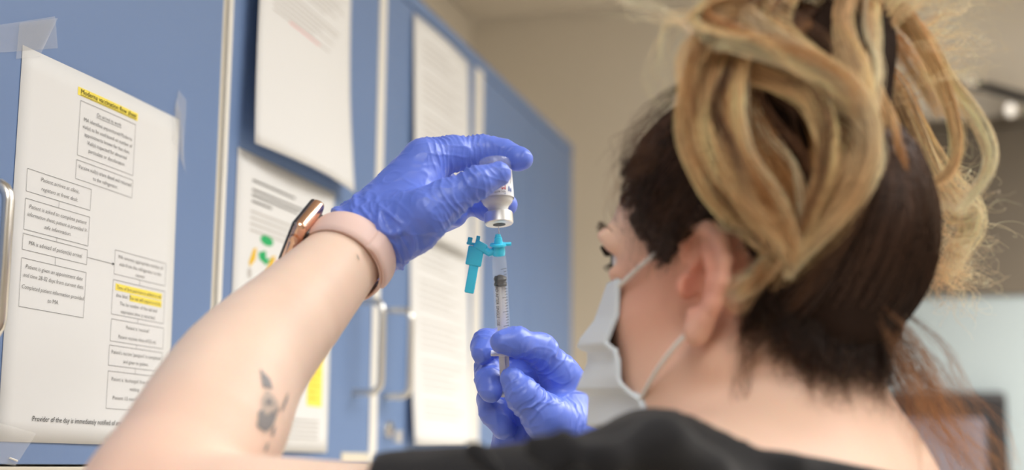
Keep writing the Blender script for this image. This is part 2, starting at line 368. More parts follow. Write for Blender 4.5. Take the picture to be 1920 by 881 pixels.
# ================================================================== BLUE WALL CUPBOARDS
ZB, ZT = 1.396, 1.984
def handle(mb, u, z0, z1, off=.033, r=.0042):
    c = .012; pts = [W(u, z0, -.001), W(u, z0, off-c)]
    for k in range(1, 5): a = k/4*math.pi/2; pts.append(W(u, z0+c*(1-math.cos(a)), off-c+c*math.sin(a)))
    for k in range(0, 5): a = k/4*math.pi/2; pts.append(W(u, z1-c+c*math.sin(a), off-c+c*math.cos(a)))
    pts.append(W(u, z1, -.001)); mb.tube(pts, r, 12); return mb
def cupboard(u0, u1, doors, label, locks=()):
    t = empty('wall_cupboard', W((u0+u1)/2, 1.38, -.17)); tag(t, label, 'cupboard', 'blue wall cupboards in a row')
    cb = MB(); wbox(cb, u0+.001, u1-.001, NL+.002, -.0215, 1.386, 2.0); cb.build('carcass', MT['carcass'], t)
    wbox(MB(), u0+.001, u1-.001, -.021, .002, 1.372, ZB-.0015, .001).build('bottom_rail', MT['cream'], t)
    wbox(MB(), u0+.001, u1-.001, -.021, .001, ZT+.002, 2.004, .001).build('top_rail', MT['blue'], t)
    for a, b, hu in doors:
        d = wbox(MB(), a, b, -.02, 0, ZB, ZT, .0008).build('door', MT['blue'], t)
        if hu is not None: handle(MB(), hu, 1.478, 1.581).build('handle', MT['steel'], d, True)
        for (lu, lz) in locks:
            if a < lu < b:
                lk = MB(); lk.lathe(W(lu, lz, -.001), N, [(0, .0098), (.006, .0098), (.0075, .0088), (.0078, .004)], 20); lk.build('lock', MT['chrome'], d, True)
                ky = MB(); wbox(ky, lu-.001, lu+.001, .006, .02, lz-.016, lz-.001, .0006); ky.build('lock_key', MT['chrome'], d)
    return t
def stile(t, a, b, n1, m): wbox(MB(), a, b, -.021, n1, ZB, ZT, .0006).build('edge_strip', MT[m], t)
cA = cupboard(.36, 1.1875, [(.365, .778, .74), (.786, 1.1785, .819)], 'blue double cupboard with the flow sheet taped on, nearest the camera')
stile(cA, 1.1793, 1.187, -.002, 'cream'); stile(cA, .7785, .7855, -.001, 'white_edge')
cB = cupboard(1.188, 2.01, [(1.1965, 1.5855, 1.532), (1.610, 1.989, 1.631)], 'blue double cupboard with facing steel handles and a lock', [(1.6445, 1.439)])
stile(cB, 1.1885, 1.196, .0015, 'white_edge'); stile(cB, 1.5862, 1.6093, .001, 'white_edge'); stile(cB, 1.9897, 2.0095, .001, 'white_edge')
cC = cupboard(2.0105, 2.64, [(2.031, 2.318, 2.28), (2.352, 2.638, 2.39)], 'dim blue double cupboard at the far end of the row')
stile(cC, 2.0108, 2.0303, .001, 'white_edge'); stile(cC, 2.3187, 2.3513, .0005, 'blue')
# small cream sticker at the foot of a door
st = MB(); wbox(st, 1.50, 1.583, .0004, .0012, 1.399, 1.4105); tag(st.build('cream_sticker', MT['cream']), 'small cream sticker at the foot of the middle cupboard door', 'sticker')

# ------------------------------------------------------------------ sheets of paper
def sheet(name, label, u0, u1, z0, z1, nfun, nu=14, nz=18, tilt=0.):
    """a sheet with paper thickness; nfun(s,t) is its stand-off, s across 0..1, t down 0..1"""
    t = empty(name, W((u0+u1)/2, z0, .002)); tag(t, label, 'paper', 'sheets taped to the cupboard doors')
    wid, hei = u1-u0, z1-z0
    def fm(x, y, off=0.):   # sheet millimetre-free coordinates 0..1
        s, q = x, y; return W(u0+wid*s+tilt*hei*q, z1-hei*q+tilt*wid*s*0, nfun(s, q)+off)
    v = [fm(i/nu, j/nz, o) for o in (0, -.00015) for j in range(nz+1) for i in range(nu+1)]
    m = (nu+1)*(nz+1); f = []
    for j in range(nz):
        for i in range(nu):
            a = j*(nu+1)+i; f.append((a, a+nu+1, a+nu+2, a+1)); f.append((m+a, m+a+1, m+a+nu+2, m+a+nu+1))
    rim = [i for i in range(nu+1)]+[j*(nu+1)+nu for j in range(1, nz+1)]+[nz*(nu+1)+i for i in range(nu-1, -1, -1)]+[j*(nu+1) for j in range(nz-1, 0, -1)]
    for a, b in zip(rim, rim[1:]+rim[:1]): f.append((a, b, m+b, m+a))
    me = mesh(name, v, f); link('page', me, MT['paper'], t)
    return t, fm
def tape(t, pts):
    """clear tape: quad corners (u, z, n), a real thin film with a fold line"""
    a, b, c, d = [W(*p) for p in pts]; v = []; nn = N*.00012
    for o in (0*nn, nn):
        v += [a+o, b+o, c+o, d+o]
    link('tape', mesh('tape', v, [(0, 1, 2, 3), (7, 6, 5, 4), (0, 4, 5, 1), (1, 5, 6, 2), (2, 6, 7, 3), (3, 7, 4, 0)], False), MT['tape'], t)
# 1: the flow sheet
w1, h1 = .2325, .2815
s1, f1 = sheet('paper_sheet', 'white flow sheet headed in yellow highlighter, taped on the near door', .8705, .8705+w1, 1.4115, 1.4115+h1, lambda s, q: .0006+.0016*math.sin(math.pi*s)**2*(1-q)+.004*max(0, s-.55)**2*q*4+.003*max(0, q-.9)*s*6)
p1 = Print()
p1.rect('yellow', 66.5, 12.0, 149.5, 18.3)
p1.text('ink', 'Moderna vaccination flow sheet', 69.5, 16.6, 5.4, 77)
p1.line('ink', 69.5, 17.6, 146.5, 17.6, .3)
def box(x0, y0, x1, y1, lines, key='ink_soft', size=4.0, it=0., und=()):
    p1.frame('rule', x0, y0, x1, y1, .3)
    for i, (yy, tx, wd) in enumerate(lines):
        p1.text(key, tx, (x0+x1)/2-wd/2, yy, size, wd, shear=it, bold=-.035)
        if i in und: p1.line(key, (x0+x1)/2-wd/2, yy+.9, (x0+x1)/2+wd/2, yy+.9, .25)
K = 'ink'
box(70.4, 21.9, 146.6, 64, [(29, 'On arrival to work:', 34), (36.6, 'MA identifies unpunctured Moderna', 66), (42.2, 'vial(s) to be used based on number of', 68), (47.8, 'appointments known for that date.', 62), (53.4, 'Vial(s) inspected for abnormal', 54), (59.2, 'particulate or discoloration.', 50)], K, 4.2, 0, (0,))
box(70, 67.7, 147, 82.2, [(73.6, 'Vaccine vial(s) is/are dated and returned', 72), (79.2, 'to the refrigerator.', 34)], K, 4.2)
box(13.5, 86.5, 90.7, 102.8, [(92.6, 'Patient arrives at clinic,', 46), (99.2, 'registers at front desk.', 44)], 'ink_soft', 4.2, .25)
box(13.6, 108, 90.8, 130.2, [(114.4, 'Patient is asked to complete patient', 69), (120.2, 'information sheet; patient is provided V-', 72), (126.2, 'safe information.', 32)], 'ink_soft', 4.2, .25)
box(13.4, 133.3, 90.5, 144.6, [(140.4, 'MA is advised of patient(s) arrival.', 64)], 'ink_soft', 4.4, .2)
box(13.5, 150.6, 90.6, 185, [(157.4, 'Patient is given an appointment date', 68), (163.6, 'and time 28-32 days from current date.', 72), (172, 'Completed patient information provided', 74), (178.6, 'to MA.', 13)], 'ink_soft', 4.3, .2)
p1.line('rule', 52, 102.8, 52, 108, .3); p1.line('rule', 52, 130.2, 52, 133.3, .3); p1.line('rule', 52, 144.6, 52, 150.6, .3)
p1.line('rule', 90.6, 138.9, 125.5, 138.9, .35); p1.poly('ink', [(127.2, 138.9), (124.6, 137.8), (124.6, 140)])
box(127.6, 127.4, 203, 146.4, [(133.4, 'MA removes appropriate number of', 66), (139, 'vials from the refrigerator to the', 62), (144.4, 'counter.', 14)], 'ink_soft', 4.2)
p1.rect('yellow', 131, 153.4, 199, 158.8); p1.rect('yellow', 152, 159.6, 199, 165)
box(127.2, 151, 203, 178, [(157.6, 'Time of first puncture is added to vial', 65), (163.8, 'date label. The vial will expire in 6 hrs.', 66), (170, 'The lot number of the vial and', 54), (176, 'expiration time is recorded.', 50)], 'ink_soft', 4.2)
box(127.8, 181.8, 203.5, 199, [(187.8, "Patient is 'roomed'.", 34), (196, 'Patient receives dose of 0.5 ml.', 54)], 'ink_soft', 4.2)
box(127.2, 202.3, 203.5, 218, [(208.6, "Patient's vaccine 'passport' is completed", 70), (215, 'and given to patient.', 36)], 'ink_soft', 4.2)
box(127.5, 222.4, 203.5, 251.3, [(229.6, "Patient is 'discharged' from room for", 66), (236, 'waiting.', 14), (244, 'Patient 15 minutes observed.', 60)], 'ink_soft', 4.2)
for a, b in ((146.4, 151), (178, 181.8), (199, 202.3), (218, 222.4)): p1.line('rule', 165, a, 165, b, .3)
p1.text('ink', 'Provider of the day is immediately notified of any reaction.', 36, 264, 5.4, 134, shear=.1)
p1.build(lambda x, y, o: f1(x/216, y/279, o), s1, 'print', ('yellow', 'rule', 'ink_soft', 'ink'))
zt = 1.693
tape(s1, [(.836, 1.677, .0012), (.836, 1.697, .0035), (.907, 1.7255, .0012), (.914, 1.703, .0005)]); tape(s1, [(.862, 1.680, .0016), (.863, 1.707, .0018), (.910, 1.725, .0016), (.890, 1.69, .0018)])
tape(s1, [(1.092, 1.700, .0012), (1.098, 1.718, .0012), (1.113, 1.712, .0012), (1.112, 1.655, .0012)]); tape(s1, [(1.088, 1.672, .003), (1.092, 1.708, .003), (1.104, 1.70, .001), (1.118, 1.648, .001)])
tape(s1, [(.86, 1.398, .0012), (.872, 1.424, .0016), (.915, 1.418, .0018), (.893, 1.395, .0012)])
tg = MB(); tg.tube([W(.885, 1.4005, .0012), W(.892, 1.3985, .003)], .0007, 6); tg.build('staple', MT['white_edge'], s1)
# 2: sheet hanging free at the foot
def n2(s, q): return .0012+.015*min(1, q*4)*(1-s)*(1-.75*q)+.012*q*q+.010*max(0, q-.6)*max(0, s-.3)+.010*math.sin(math.pi*s)*q*q
s2, f2 = sheet('paper_sheet', 'upper white sheet curling away from the middle cupboard door', 1.2300, 1.4900, 1.697, 1.982, n2, 18, 22, -.035)
p2 = Print()
yy = 14.
for k, L in enumerate([150, 168, 160, 120, 0, 170, 165, 172, 150, 168, 0, 160, 170, 140, 150, 120, 0, 156, 150, 110, 140, 90, 130]):
    if L: p2.rect('ink_faint', 26, yy, 26+L, yy+1.7)
    yy += 5.6
p2.rect('pink', 60, yy-4, 130, yy-2.4)
p2.build(lambda x, y, o: f2(x/216, y/279, o), s2, 'print'); tape(s2, [(1.31, 1.962, .004), (1.31, 1.982, .001), (1.37, 1.982, .001), (1.37, 1.962, .004)])
# 3: diagram sheet with a yellow block
s3, f3 = sheet('paper_sheet', 'lower white sheet with coloured diagram and yellow block on middle door', 1.2175, 1.4585, 1.4095, 1.6935, lambda s, q: .0008+.004*math.sin(math.pi*s)*q)
p3 = Print()
for k, (y, x0, x1) in enumerate([(24, 30, 120), (33, 30, 150), (38, 30, 128), (44, 30, 70), (54, 28, 150), (60, 28, 160), (66, 28, 155), (72, 28, 150)]): p3.rect('ink_faint' if k > 3 else 'ink_soft', x0, y, x1, y+2)
p3.rect('ink_soft', 172, 22, 180, 32)
for k in range(4): p3.rect('ink_faint', 28, 138+k*7, 150, 140+k*7)
def oval(key, cx, cy, rx, ry): p3.poly(key, [(cx+rx*math.cos(a*math.pi/10), cy+ry*math.sin(a*math.pi/10)) for a in range(20)])
oval('green', 62, 78, 13, 5); p3.poly('gold', [(28, 104), (36, 90), (42, 88), (40, 100), (30, 108)]); p3.poly('gold', [(62, 108), (72, 92), (80, 90), (76, 104), (66, 112)])
p3.poly('green', [(46, 92), (60, 88), (62, 96), (72, 94), (62, 102), (48, 98)]); p3.rect('pink', 82, 94, 108, 98); oval('teal', 86, 108, 10, 6); oval('ink_faint', 30, 114, 4, 5); oval('ink_faint', 64, 118, 4, 5)
p3.rect('yellow', 158, 118, 197, 232)
for k in range(16): p3.rect('gold', 162, 124+k*6.6, 190-(k*7 % 11), 125.6+k*6.6)
for k in range(5): p3.rect('ink_faint', 84, 246+k*4.6, 190, 248+k*4.6)
p3.build(lambda x, y, o: f3(x/216, y/279, o), s3, 'print', ('yellow', 'gold'))
# 4, 5: two sheets one above the other on the next door
s5, f5 = sheet('paper_sheet', 'lower of two dim white sheets right of the steel handles', 1.712, 1.968, 1.4205, 1.705, lambda s, q: .0012+.010*math.sin(math.pi*min(1, s*1.1))*q+.012*q*q)
s4, f4 = sheet('paper_sheet', 'upper of two dim white sheets right of the steel handles', 1.702, 1.945, 1.690, 1.976, lambda s, q: .003+.006*q+.004*math.sin(math.pi*s), tilt=.02)
for ff, ss in ((f4, s4), (f5, s5)):
    pp = Print()
    for k in range(26):
        if k % 6 != 4: pp.rect('ink_faint', 26, 26+k*8.6, 120+(k*37 % 70), 28+k*8.6)
    pp.build(lambda x, y, o: ff(x/216, y/279, o), ss, 'print')

# ================================================================== THE PERSON
TH = math.radians(35)
HF = np.array([-math.cos(TH), math.sin(TH), 0.05]); HF /= np.linalg.norm(HF)       # where the face points
HR = np.array([math.sin(TH), math.cos(TH), 0.]); HU = np.cross(HR, HF)             # her right (away from the camera), up
EAR = P(1310, 527, .80); HC = EAR + .068*HR
HAX = np.array([HF, HR, HU])
def hl(f, r, u): return HC + HF*f + HR*r + HU*u
def tl(p):
    q = np.asarray(p)-HC; return q@HAX.T
SL = P(1210, 1046, .70); SR = SL + .33*np.array([.42, .907, 0]) + np.array([0, 0, -.015])
NB = np.array([.170, .858, 1.375]); MID = (SL+SR)/2
TF = np.array([-.907, .42, 0.]); TR = np.array([.42, .907, 0.]); TAX = np.array([TF, TR, Z3])
ELB = P(272, 1005, .76); FM = P(455, 690, .868); WR = P(645, 485, .965); WG = P(690, 436, .992)
person = empty('person', (.19, .86, 0)); tag(person, 'woman in black scrubs, face mask and blue gloves drawing up a dose', 'person')

def head_items():
    it = [(ell(hl(-.012, 0, .036), HAX, (.090, .0695, .080)), .02),
          (ell(hl(.036, 0, -.014), HAX, (.054, .050, .082)), .02),
          (ell(hl(.028, 0, .036), HAX, (.060, .056, .050)), .015)]
    for s in (-1, 1):
        it += [(cone(hl(-.004, s*.046, -.040), hl(.062, s*.012, -.094), .017, .014), .02),
               (ell(hl(.045, s*.034, -.018), HAX, (.024, .019, .020)), .012),
               (ell(hl(.034, s*.028, -.052), HAX, (.030, .022, .030)), .015),
               (ell(hl(.076, s*.027, .031), HAX, (.011, .022, .007)), .010),
               (ell(hl(.0860, s*.031, .0175), HAX, (.017, .016, .0105)), .008, '-'),
               (ell(hl(.0700, s*.031, .0255), HAX, (.0095, .017, .0055)), .006),
               (ell(hl(.0690, s*.031, .0085), HAX, (.0085, .016, .0048)), .006)]
    it += [(cone(hl(.083, 0, .012), hl(.100, 0, -.024), .0065, .0095), .012),
           (ell(hl(.090, 0, -.030), HAX, (.012, .015, .008)), .010),
           (ell(hl(.082, 0, -.058), HAX, (.011, .024, .007)), .012),
           (ell(hl(.079, 0, -.068), HAX, (.011, .020, .007)), .010),
           (cone(hl(.066, -.010, -.098), hl(.066, .010, -.098), .014, .014), .015)]
    return it
def ear_items(side=-1):
    """outer ear as rim, inner fold, plate, bowl and lobe; side -1 is the near (left) one"""
    def e(f, o, u): return hl(f*.95-.002, side*(.0625+o), u*(.86 if u > 0 else .96))        # o: outwards from the side of the head
    # outline: front attach -> top -> back -> lobe
    rim = [(.014, .004, .016), (.013, .007, .026), (.004, .010, .0335), (-.008, .0135, .0335), (-.0175, .017, .0255), (-.0215, .0185, .012), (-.0205, .018, -.002), (-.0145, .0155, -.014), (-.007, .012, -.0225), (.001, .009, -.030)]
    rr = [.0032, .0036, .0038, .0040, .0042, .0042, .0042, .0042, .0046, .0055]
    it = [(ell(e(-.006, .0095, .006), np.array([HU, HF*.86-HR*side*.50, HF*.50+HR*side*.86]), (.028, .0165, .0038)), .004)]
    it += chain([(e(*a), r) for a, r in zip(rim, rr)], .003)
    it += chain([(e(-.001, .0125, .023), .0026), (e(-.010, .0160, .012), .0032), (e(-.012, .0165, -.001), .0034), (e(-.006, .0130, -.013), .0032), (e(.003, .0095, -.018), .0030)], .003)
    it += [(ell(e(.000, .0085, -.027), HAX, (.0075, .0045, .010)), .006), (ell(e(.0115, .0055, -.004), HAX, (.004, .005, .0065)), .004),
           (ell(e(.000, .0150, .000), np.array([HU, HF, HR]), (.0160, .0078, .0125)), .003, '-'),
           (ell(e(.003, .0135, .021), np.array([HU*.9+HF*.3, HF*.9-HU*.3, HR]), (.0095, .0048, .0075)), .003, '-'),
           (cone(e(.006, .004, -.002), e(-.002, .003, .004), .006, .006), .008)]
    return it
def bounded(f, c, R):
    c = np.asarray(c, np.float32)
    def g(p):
        r = np.linalg.norm(p-c, axis=1); d = (r-R*.85).astype(np.float32); m = r < R
        if m.any(): d[m] = f(p[m])
        return d
    return g
HEAD = bounded(union(head_items()), HC, .25); EARL = bounded(union(ear_items(-1)), hl(-.004, -.075, 0), .06); EARR = bounded(union(ear_items(1)), hl(-.004, .075, 0), .06)
BOWL = bounded(union([x for s in (-1, 1) for x in ((ell(hl(.000, s*.0715, .000), np.array([HU*.97-HF*.2, HF*.97+HU*.2, HR]), (.0150, .0064, .0130)), .002), (ell(hl(.003, s*.0745, .0185), np.array([HU*.9+HF*.3, HF*.9-HU*.3, HR]), (.0085, .0042, .0090)), .002))]), HC, .14)
def limb(joints, n):
    """smoothly swelling limb through (point, radius) joints"""
    q = spline([list(p)+[r] for p, r in joints], n); return chain([(a[:3], a[3]) for a in q], .003)
def arm_l():
    it = limb([(SL, .052), (P(940, 1042, .715), .0455), (P(700, 1028, .73), .0420), (P(480, 1012, .745), .0425), (ELB, .0425)], 16)
    it += limb([(ELB, .0425), (ELB*.72+WR*.28+np.array([-.003, 0, .005]), .0435), (FM, .0385), (FM*.45+WR*.55, .0312), (WR, .0258), (WG, .0232), (P(735, 400, 1.01), .018)], 26)
    it += [(ell(ELB*.93+WR*.07, np.eye(3), (.040, .040, .040)), .02)]
    return it
WRR = P(1090, 868, 1.055); ELBR = SR + np.array([.03, .02, -.27])
BODY_IT = [(HEAD, .02), (cone(hl(-.030, 0, -.045), NB+np.array([.006, -.004, 0]), .047, .053), .02), (cone(hl(.005, 0, -.06), NB-.02*TR*0+TF*.03-.05*Z3, .038, .045), .02),
           (cone(NB+np.array([.012, 0, .01]), SL*.72+MID*.28+np.array([0, 0, .030]), .042, .038), .03), (cone(NB+np.array([.012, 0, .01]), SR*.72+MID*.28+np.array([0, 0, .030]), .042, .038), .03),
           (ell(MID-TF*.02-Z3*.10, TAX, (.095, .165, .17)), .06), (ell(MID-TF*.055-Z3*.02, TAX, (.06, .12, .09)), .05),
           (ell(MID+np.array([0, 0, -.27]), TAX, (.088, .135, .16)), .06)]
BODY_IT += [(f, .045) for f, k in chain([(SL, .054), (SL+np.array([-.01, -.005, -.005]), .054)], .04)]
ARML = union(arm_l())
ARMR = union(chain([(SR, .052), (ELBR, .042), (ELBR*.7+WRR*.3, .043), (WRR, .026), (P(1075, 830, 1.05), .02)], .008))
TRUNK = union(BODY_IT)
def body_sdf(p):
    d = smin(TRUNK(p), ARML(p), .03); d = smin(d, ARMR(p), .03); d = smin(d, EARL(p), .005); d = smin(d, EARR(p), .005); return smax(d, -BOWL(p), .003)
V, Q = polygonise(body_sdf, (-.28, .58, 1.02), (.34, 1.20, 1.66), .0025)
_q = (V-HC)@HAX.T
_ear = np.exp(-(np.hypot(np.hypot(_q[:, 0]+.004, _q[:, 2]), np.abs(_q[:, 1])-.078)/.030)**2); _chk = np.exp(-(np.hypot(np.hypot(_q[:, 0]-.05, _q[:, 2]+.01), np.abs(_q[:, 1])-.05)/.035)**2)
_el = np.exp(-(np.linalg.norm(V-ELB, axis=1)/.07)**2)
_red = np.clip(.95*_ear+.45*_chk+.35*_el+.10*vnoise(V*22), 0, 1)[:, None]; _face = np.exp(-(np.linalg.norm(V-HC, axis=1)/.15)**4)[:, None]
_c = np.array(lin(242, 212, 192))*(1-_face)+np.array(lin(236, 196, 172))*_face; _c = _c*(1-_red)+np.array(lin(226, 150, 128))*_red; _c = _c*(1+.04*vnoise(V*60))[:, None]
bme = mesh('body', V, Q); _at = bme.color_attributes.new('col', 'FLOAT_COLOR', 'POINT'); _at.data.foreach_set('color', np.concatenate([_c, np.ones((len(_c), 1))], 1).astype(np.float32).ravel())
body = link('body', bme, MT['skin'], person)
from mathutils.bvhtree import BVHTree
BVB = BVHTree.FromPolygons([tuple(p) for p in V], [tuple(q) for q in Q.tolist()])

# ------------------------------------------------------------------ scrubs
SLV = P(722, 1030, .728)                                     # sleeve hem on the left upper arm
AXS = (SLV-SL)/np.linalg.norm(SLV-SL)
def scr():
    it = [(lambda p: TRUNK2(p)-.006, .02), (ell(MID+np.array([0, 0, -.30]), TAX, (.115, .165, .20)), .06), (ell(MID+np.array([.0, 0, -.50]), TAX, (.125, .175, .18)), .06),
          (cone(SL, SLV+np.array([0, 0, -.001]), .0575, .0500), .012), (cone(SR, SR*.5+ELBR*.5, .060, .058), .02)]
    for a, b, r in FOLDS: it.append((cone(P(*a), P(*b), r, r*.8), .014))
    it += [(cone(SLV+AXS*.010, ELB, .047, .047), .004, '-')]
    return it
FOLDS = [((1240, 832, .660), (1150, 860, .645), .011), ((1240, 832, .660), (1330, 880, .672), .011), ((1060, 826, .660), (1120, 870, .640), .007), ((890, 846, .672), (930, 885, .660), .006), ((1000, 838, .665), (1040, 880, .65), .006), ((1370, 868, .715), (1470, 868, .720), .008), ((1470, 868, .720), (1610, 902, .755), .008)]
TRUNK2 = TRUNK
SC = union(scr())
def _sk(x, y):
    o = Vector(EYE); d = (Vector(P(x, y, 1.))-o).normalized(); h = BVB.ray_cast(o, d); return P(x, y, (bearing(np.array(h[0]))[2] if h[0] is not None else .76)-.008)
COLA, COLC = _sk(1390, 836), _sk(1615, 872)
CN = np.array([COLC[2]-COLA[2], 0, -(COLC[0]-COLA[0])]); CN /= -np.linalg.norm(CN)      # collar plane, sloping down to the nape
def scrub_sdf(p):
    d = SC(p); d = smax(d, ((p-SLV)@AXS).astype(np.float32)-.004, .006)
    hole = np.maximum(np.hypot((p[:, 0]-.165)/1.0, (p[:, 1]-.855))-.140, -((p-COLA)@CN)).astype(np.float32)
    d = smax(d, -hole, .004); d = np.maximum(d, (p[:, 2]-1.452)*.9)
    q = (p@np.array([[.9, .2, 0], [0, 1, .2], [.1, 0, .8]])).astype(np.float32)
    return d + .0016*vnoise(q*np.array([26, 26, 14]))+.0008*vnoise(q*np.array([60, 60, 40]))
V, Q = polygonise(scrub_sdf, (-.16, .56, .62), (.46, 1.30, 1.50), .004)
link('scrub_top', mesh('scrub_top', V, Q), MT['scrub'], person)
# trousers and shoes, standing on the floor
HIP = np.array([MID[0]+.02, MID[1], .86])
tr = [(ell(HIP+np.array([0, 0, .02]), TAX, (.115, .165, .14)), .05)]; shoes = []
for s in (-1, 1):
    h = HIP+TR*s*.085; k = h+TF*.02; k = np.array([k[0], k[1], .47]); a = np.array([h[0]+.005, h[1], .09])
    tr += [(cone(h, k, .085, .065), .05), (cone(k, a, .064, .055), .04)]
    shoes.append(union([(ell(a+TF*.06-Z3*.048, TAX, (.13, .045, .042)), .02), (cone(a-Z3*.03, a+Z3*.01, .045, .042), .03)]))
V, Q = polygonise(union(tr), (-.15, .45, .04), (.5, 1.4, 1.06), .011); link('scrub_trousers', mesh('scrub_trousers', V, Q), MT['trouser'], person)
for sf in shoes:
    V, Q = polygonise(lambda p: np.maximum(sf(p), .004-p[:, 2]), (-.25, .4, -.012), (.5, 1.4, .16), .008); link('shoe', mesh('shoe', V, Q), MT['shoe'], person)

# ------------------------------------------------------------------ eyes, brows, lashes
for s in (-1, 1):
    eb = MB(); c = hl(.0660, s*.030, .0175)
    bm = bmesh.new(); bmesh.ops.create_uvsphere(bm, u_segments=20, v_segments=14, radius=.0118); me = bpy.data.meshes.new('eye'); bm.to_mesh(me); bm.free(); me.polygons.foreach_set('use_smooth', [True]*len(me.polygons))
    o = link('eye', me, MT['sclera'], person); o.location = Vector(c)
    ir = MB(); ir.lathe(c+HF*.0100, HF, [(0, .0064), (.0014, .0060), (.0022, .0040), (.0025, .001)], 18); ir.build('iris', MT['iris'], o, True)
    ls = MB()
    for k in range(30):
        t = k/29*2-1; b0 = c+HF*(.0115-.004*t*t)+HR*(t*.0125)+HU*(.0045-.003*t*t)
        L = .0080*(1-.25*abs(t)); dr = HF*.9+HR*t*.55+HU*.25
        ls.tube([b0, b0+dr*L*.5-HU*.001, b0+dr*L+HU*.003], [.00030, .00024, .0001], 4)
        if k % 2: b1 = c+HF*(.0115-.004*t*t)+HR*(t*.0120)+HU*(-.0045+.002*t*t); ls.tube([b1, b1+(HF*.8+HR*t*.5-HU*.5)*.005], [.0003, .0001], 4)
    ls.build('eyelashes', MT['lash'], person, True)
    br = MB()
    for k in range(46):
        t = random.random(); w = random.uniform(-.5, .5)*(1-.5*t)
        b0 = hl(.0945-.022*t*t-.004*t, s*(.013+.037*t), .0300+.006*math.sin(t*2.2)+w*.007)
        hit = BVB.find_nearest(Vector(b0)); b0 = np.array(hit[0]); nn = np.array(hit[1]); nn = nn if nn@HF > -.3 else -nn
        dr = HR*s*.9+HU*.35+nn*.25; br.tube([b0, b0+dr*.003+nn*.0005, b0+dr*.0055], [.00024, .0002, .0001], 4)
    br.build('eyebrow', MT['brow'], person, True)

# ------------------------------------------------------------------ face mask
mk = empty('face_mask', hl(.09, 0, -.05)); mk.parent = person; mk.matrix_parent_inverse = person.matrix_basis.inverted()
def mask_pt(a, t):
    """a: angle across the face -1..1, t: 0 top .. 1 chin"""
    u = .004-.108*t; r = a*(.0525-.002*t)
    fc_ = np.interp(t, [0, .3, .45, .62, .8, 1], [.098, .1125, .112, .112, .103, .078]); fe_ = np.interp(t, [0, .4, .54, .68, 1], [.063, .063, .056, .041, .026])
    fold = 0
    for c in (.36, .60, .80): fold += .0085*max(0, 1-abs((t-c)/.16))*(1 if t < c else max(0, 1-(t-c)/.02))*(1-.15*a*a)
    return hl(fe_+(fc_-fe_)*(1-abs(a)**1.7)+fold-.002, r, u)
na, nt_ = 44, 60
v = []; 
for th in (0, -.0012):
    for j in range(nt_+1):
        for i in range(na+1):
            a = i/na*2-1; t = j/nt_; p = mask_pt(a, t); v.append(p+HF*th)
m = (na+1)*(nt_+1); fc = []
for j in range(nt_):
    for i in range(na):
        q = j*(na+1)+i; fc.append((q, q+1, q+na+2, q+na+1)); fc.append((m+q, m+q+na+1, m+q+na+2, m+q+1))
rim = [i for i in range(na+1)]+[j*(na+1)+na for j in range(1, nt_+1)]+[nt_*(na+1)+i for i in range(na-1, -1, -1)]+[j*(na+1) for j in range(nt_-1, 0, -1)]
for a, b in zip(rim, rim[1:]+rim[:1]): fc.append((a, m+a, m+b, b))
link('mask_panel', mesh('mask_panel', v, fc), MT['mask'], mk)
for s in (-1, 1):
    e = lambda f, o, u: hl(f, s*(.0625+o), u)
    for pts in ([mask_pt(s*.97, .05), mask_pt(s*.97, .05)*.5+e(.014, .009, .024)*.5+HR*s*.002, e(.014, .008, .024), e(.004, .006, .030)], [mask_pt(s*.97, .66), mask_pt(s*.97, .66)*.5+e(.006, .010, -.030)*.5+HR*s*.003, e(.006, .009, -.031), e(-.006, .006, -.022)]):
        lp = MB(); lp.tube(spline(pts, 18), .0014, 8); lp.build('ear_loop', MT['loop'], mk, True)
    bd = MB(); bd.tube([mask_pt(s*.985, t)+HR*s*.0006 for t in np.linspace(0, 1, 24)], .0016, 6); bd.build('side_binding', MT['mask'], mk, True)

# ------------------------------------------------------------------ gloved hands
def joint(*a): return [(P(x, y, d), r) for x, y, d, r in a]
def hand(fingers, palm, extra=(), cut=None, k_f=.005, k_p=.014):
    pal = union([(f, k_p) for f, _ in palm])
    fs = [union(chain(j, .008)) for j in fingers]
    def f(p):
        d = pal(p)
        for g in fs: d = smin(d, g(p), k_f)
        for g, k in extra: d = smin(d, g(p), k)
        if cut is not None: d = smax(d, ((p-cut[0])@cut[1]).astype(np.float32), .002)
        return d
    return f
def creases(V, Nn, sites, gen=.0006, cuff=None):
    """stretch folds of the thin glove: ridges across the given sites plus fine diagonal puckers"""
    D = np.zeros(len(V))
    for c, ax, L, A, lam, ph in sites:
        A = A*.8
        q = V-c; s = q@ax; lat = np.linalg.norm(q-s[:, None]*ax, axis=1)
        w = np.exp(-(s/L)**2)*np.exp(-np.maximum(lat-.016, 0)**2/.006**2)
        wob = vnoise(V*80+ph)*1.5+vnoise(V*170+ph*2)*.45
        x = np.sin(math.pi*s/lam+wob*1.7+ph); am = np.clip(.5+1.0*vnoise(V*65+ph*5), 0, 1.3)
        D += A*w*am*(np.exp(-(x/.42)**2)-.3)
    n1 = np.exp(-(vnoise(V*np.array([60, 60, 40])+3)/.13)**2); n2 = np.exp(-(vnoise(V@np.array([[.8, .6, 0], [-.6, .8, 0], [0, 0, 1]])*np.array([130, 50, 130])+7)/.14)**2)
    D += gen*(n1*.8+n2*.9-.3)
    if cuff is not None:                                    # crumpled gauntlet round the wrist
        c, ax, e1, e2 = cuff; q = V-c; s = q@ax; th = np.arctan2(q@e2, q@e1)
        w = np.exp(-((s-.004)/.014)**2)
        k1 = np.stack([np.cos(th)*1.6+s*90, np.sin(th)*1.6, s*55+th*.8], 1); k2 = np.stack([np.cos(th)*3.2, np.sin(th)*3.2+s*120, s*150], 1)
        D += w*(.0026*np.exp(-(vnoise(k1*1.2)/.2)**2)+.0011*np.exp(-(vnoise(k2*1.1)/.2)**2)-.0006)
    return V+Nn*D[:, None]
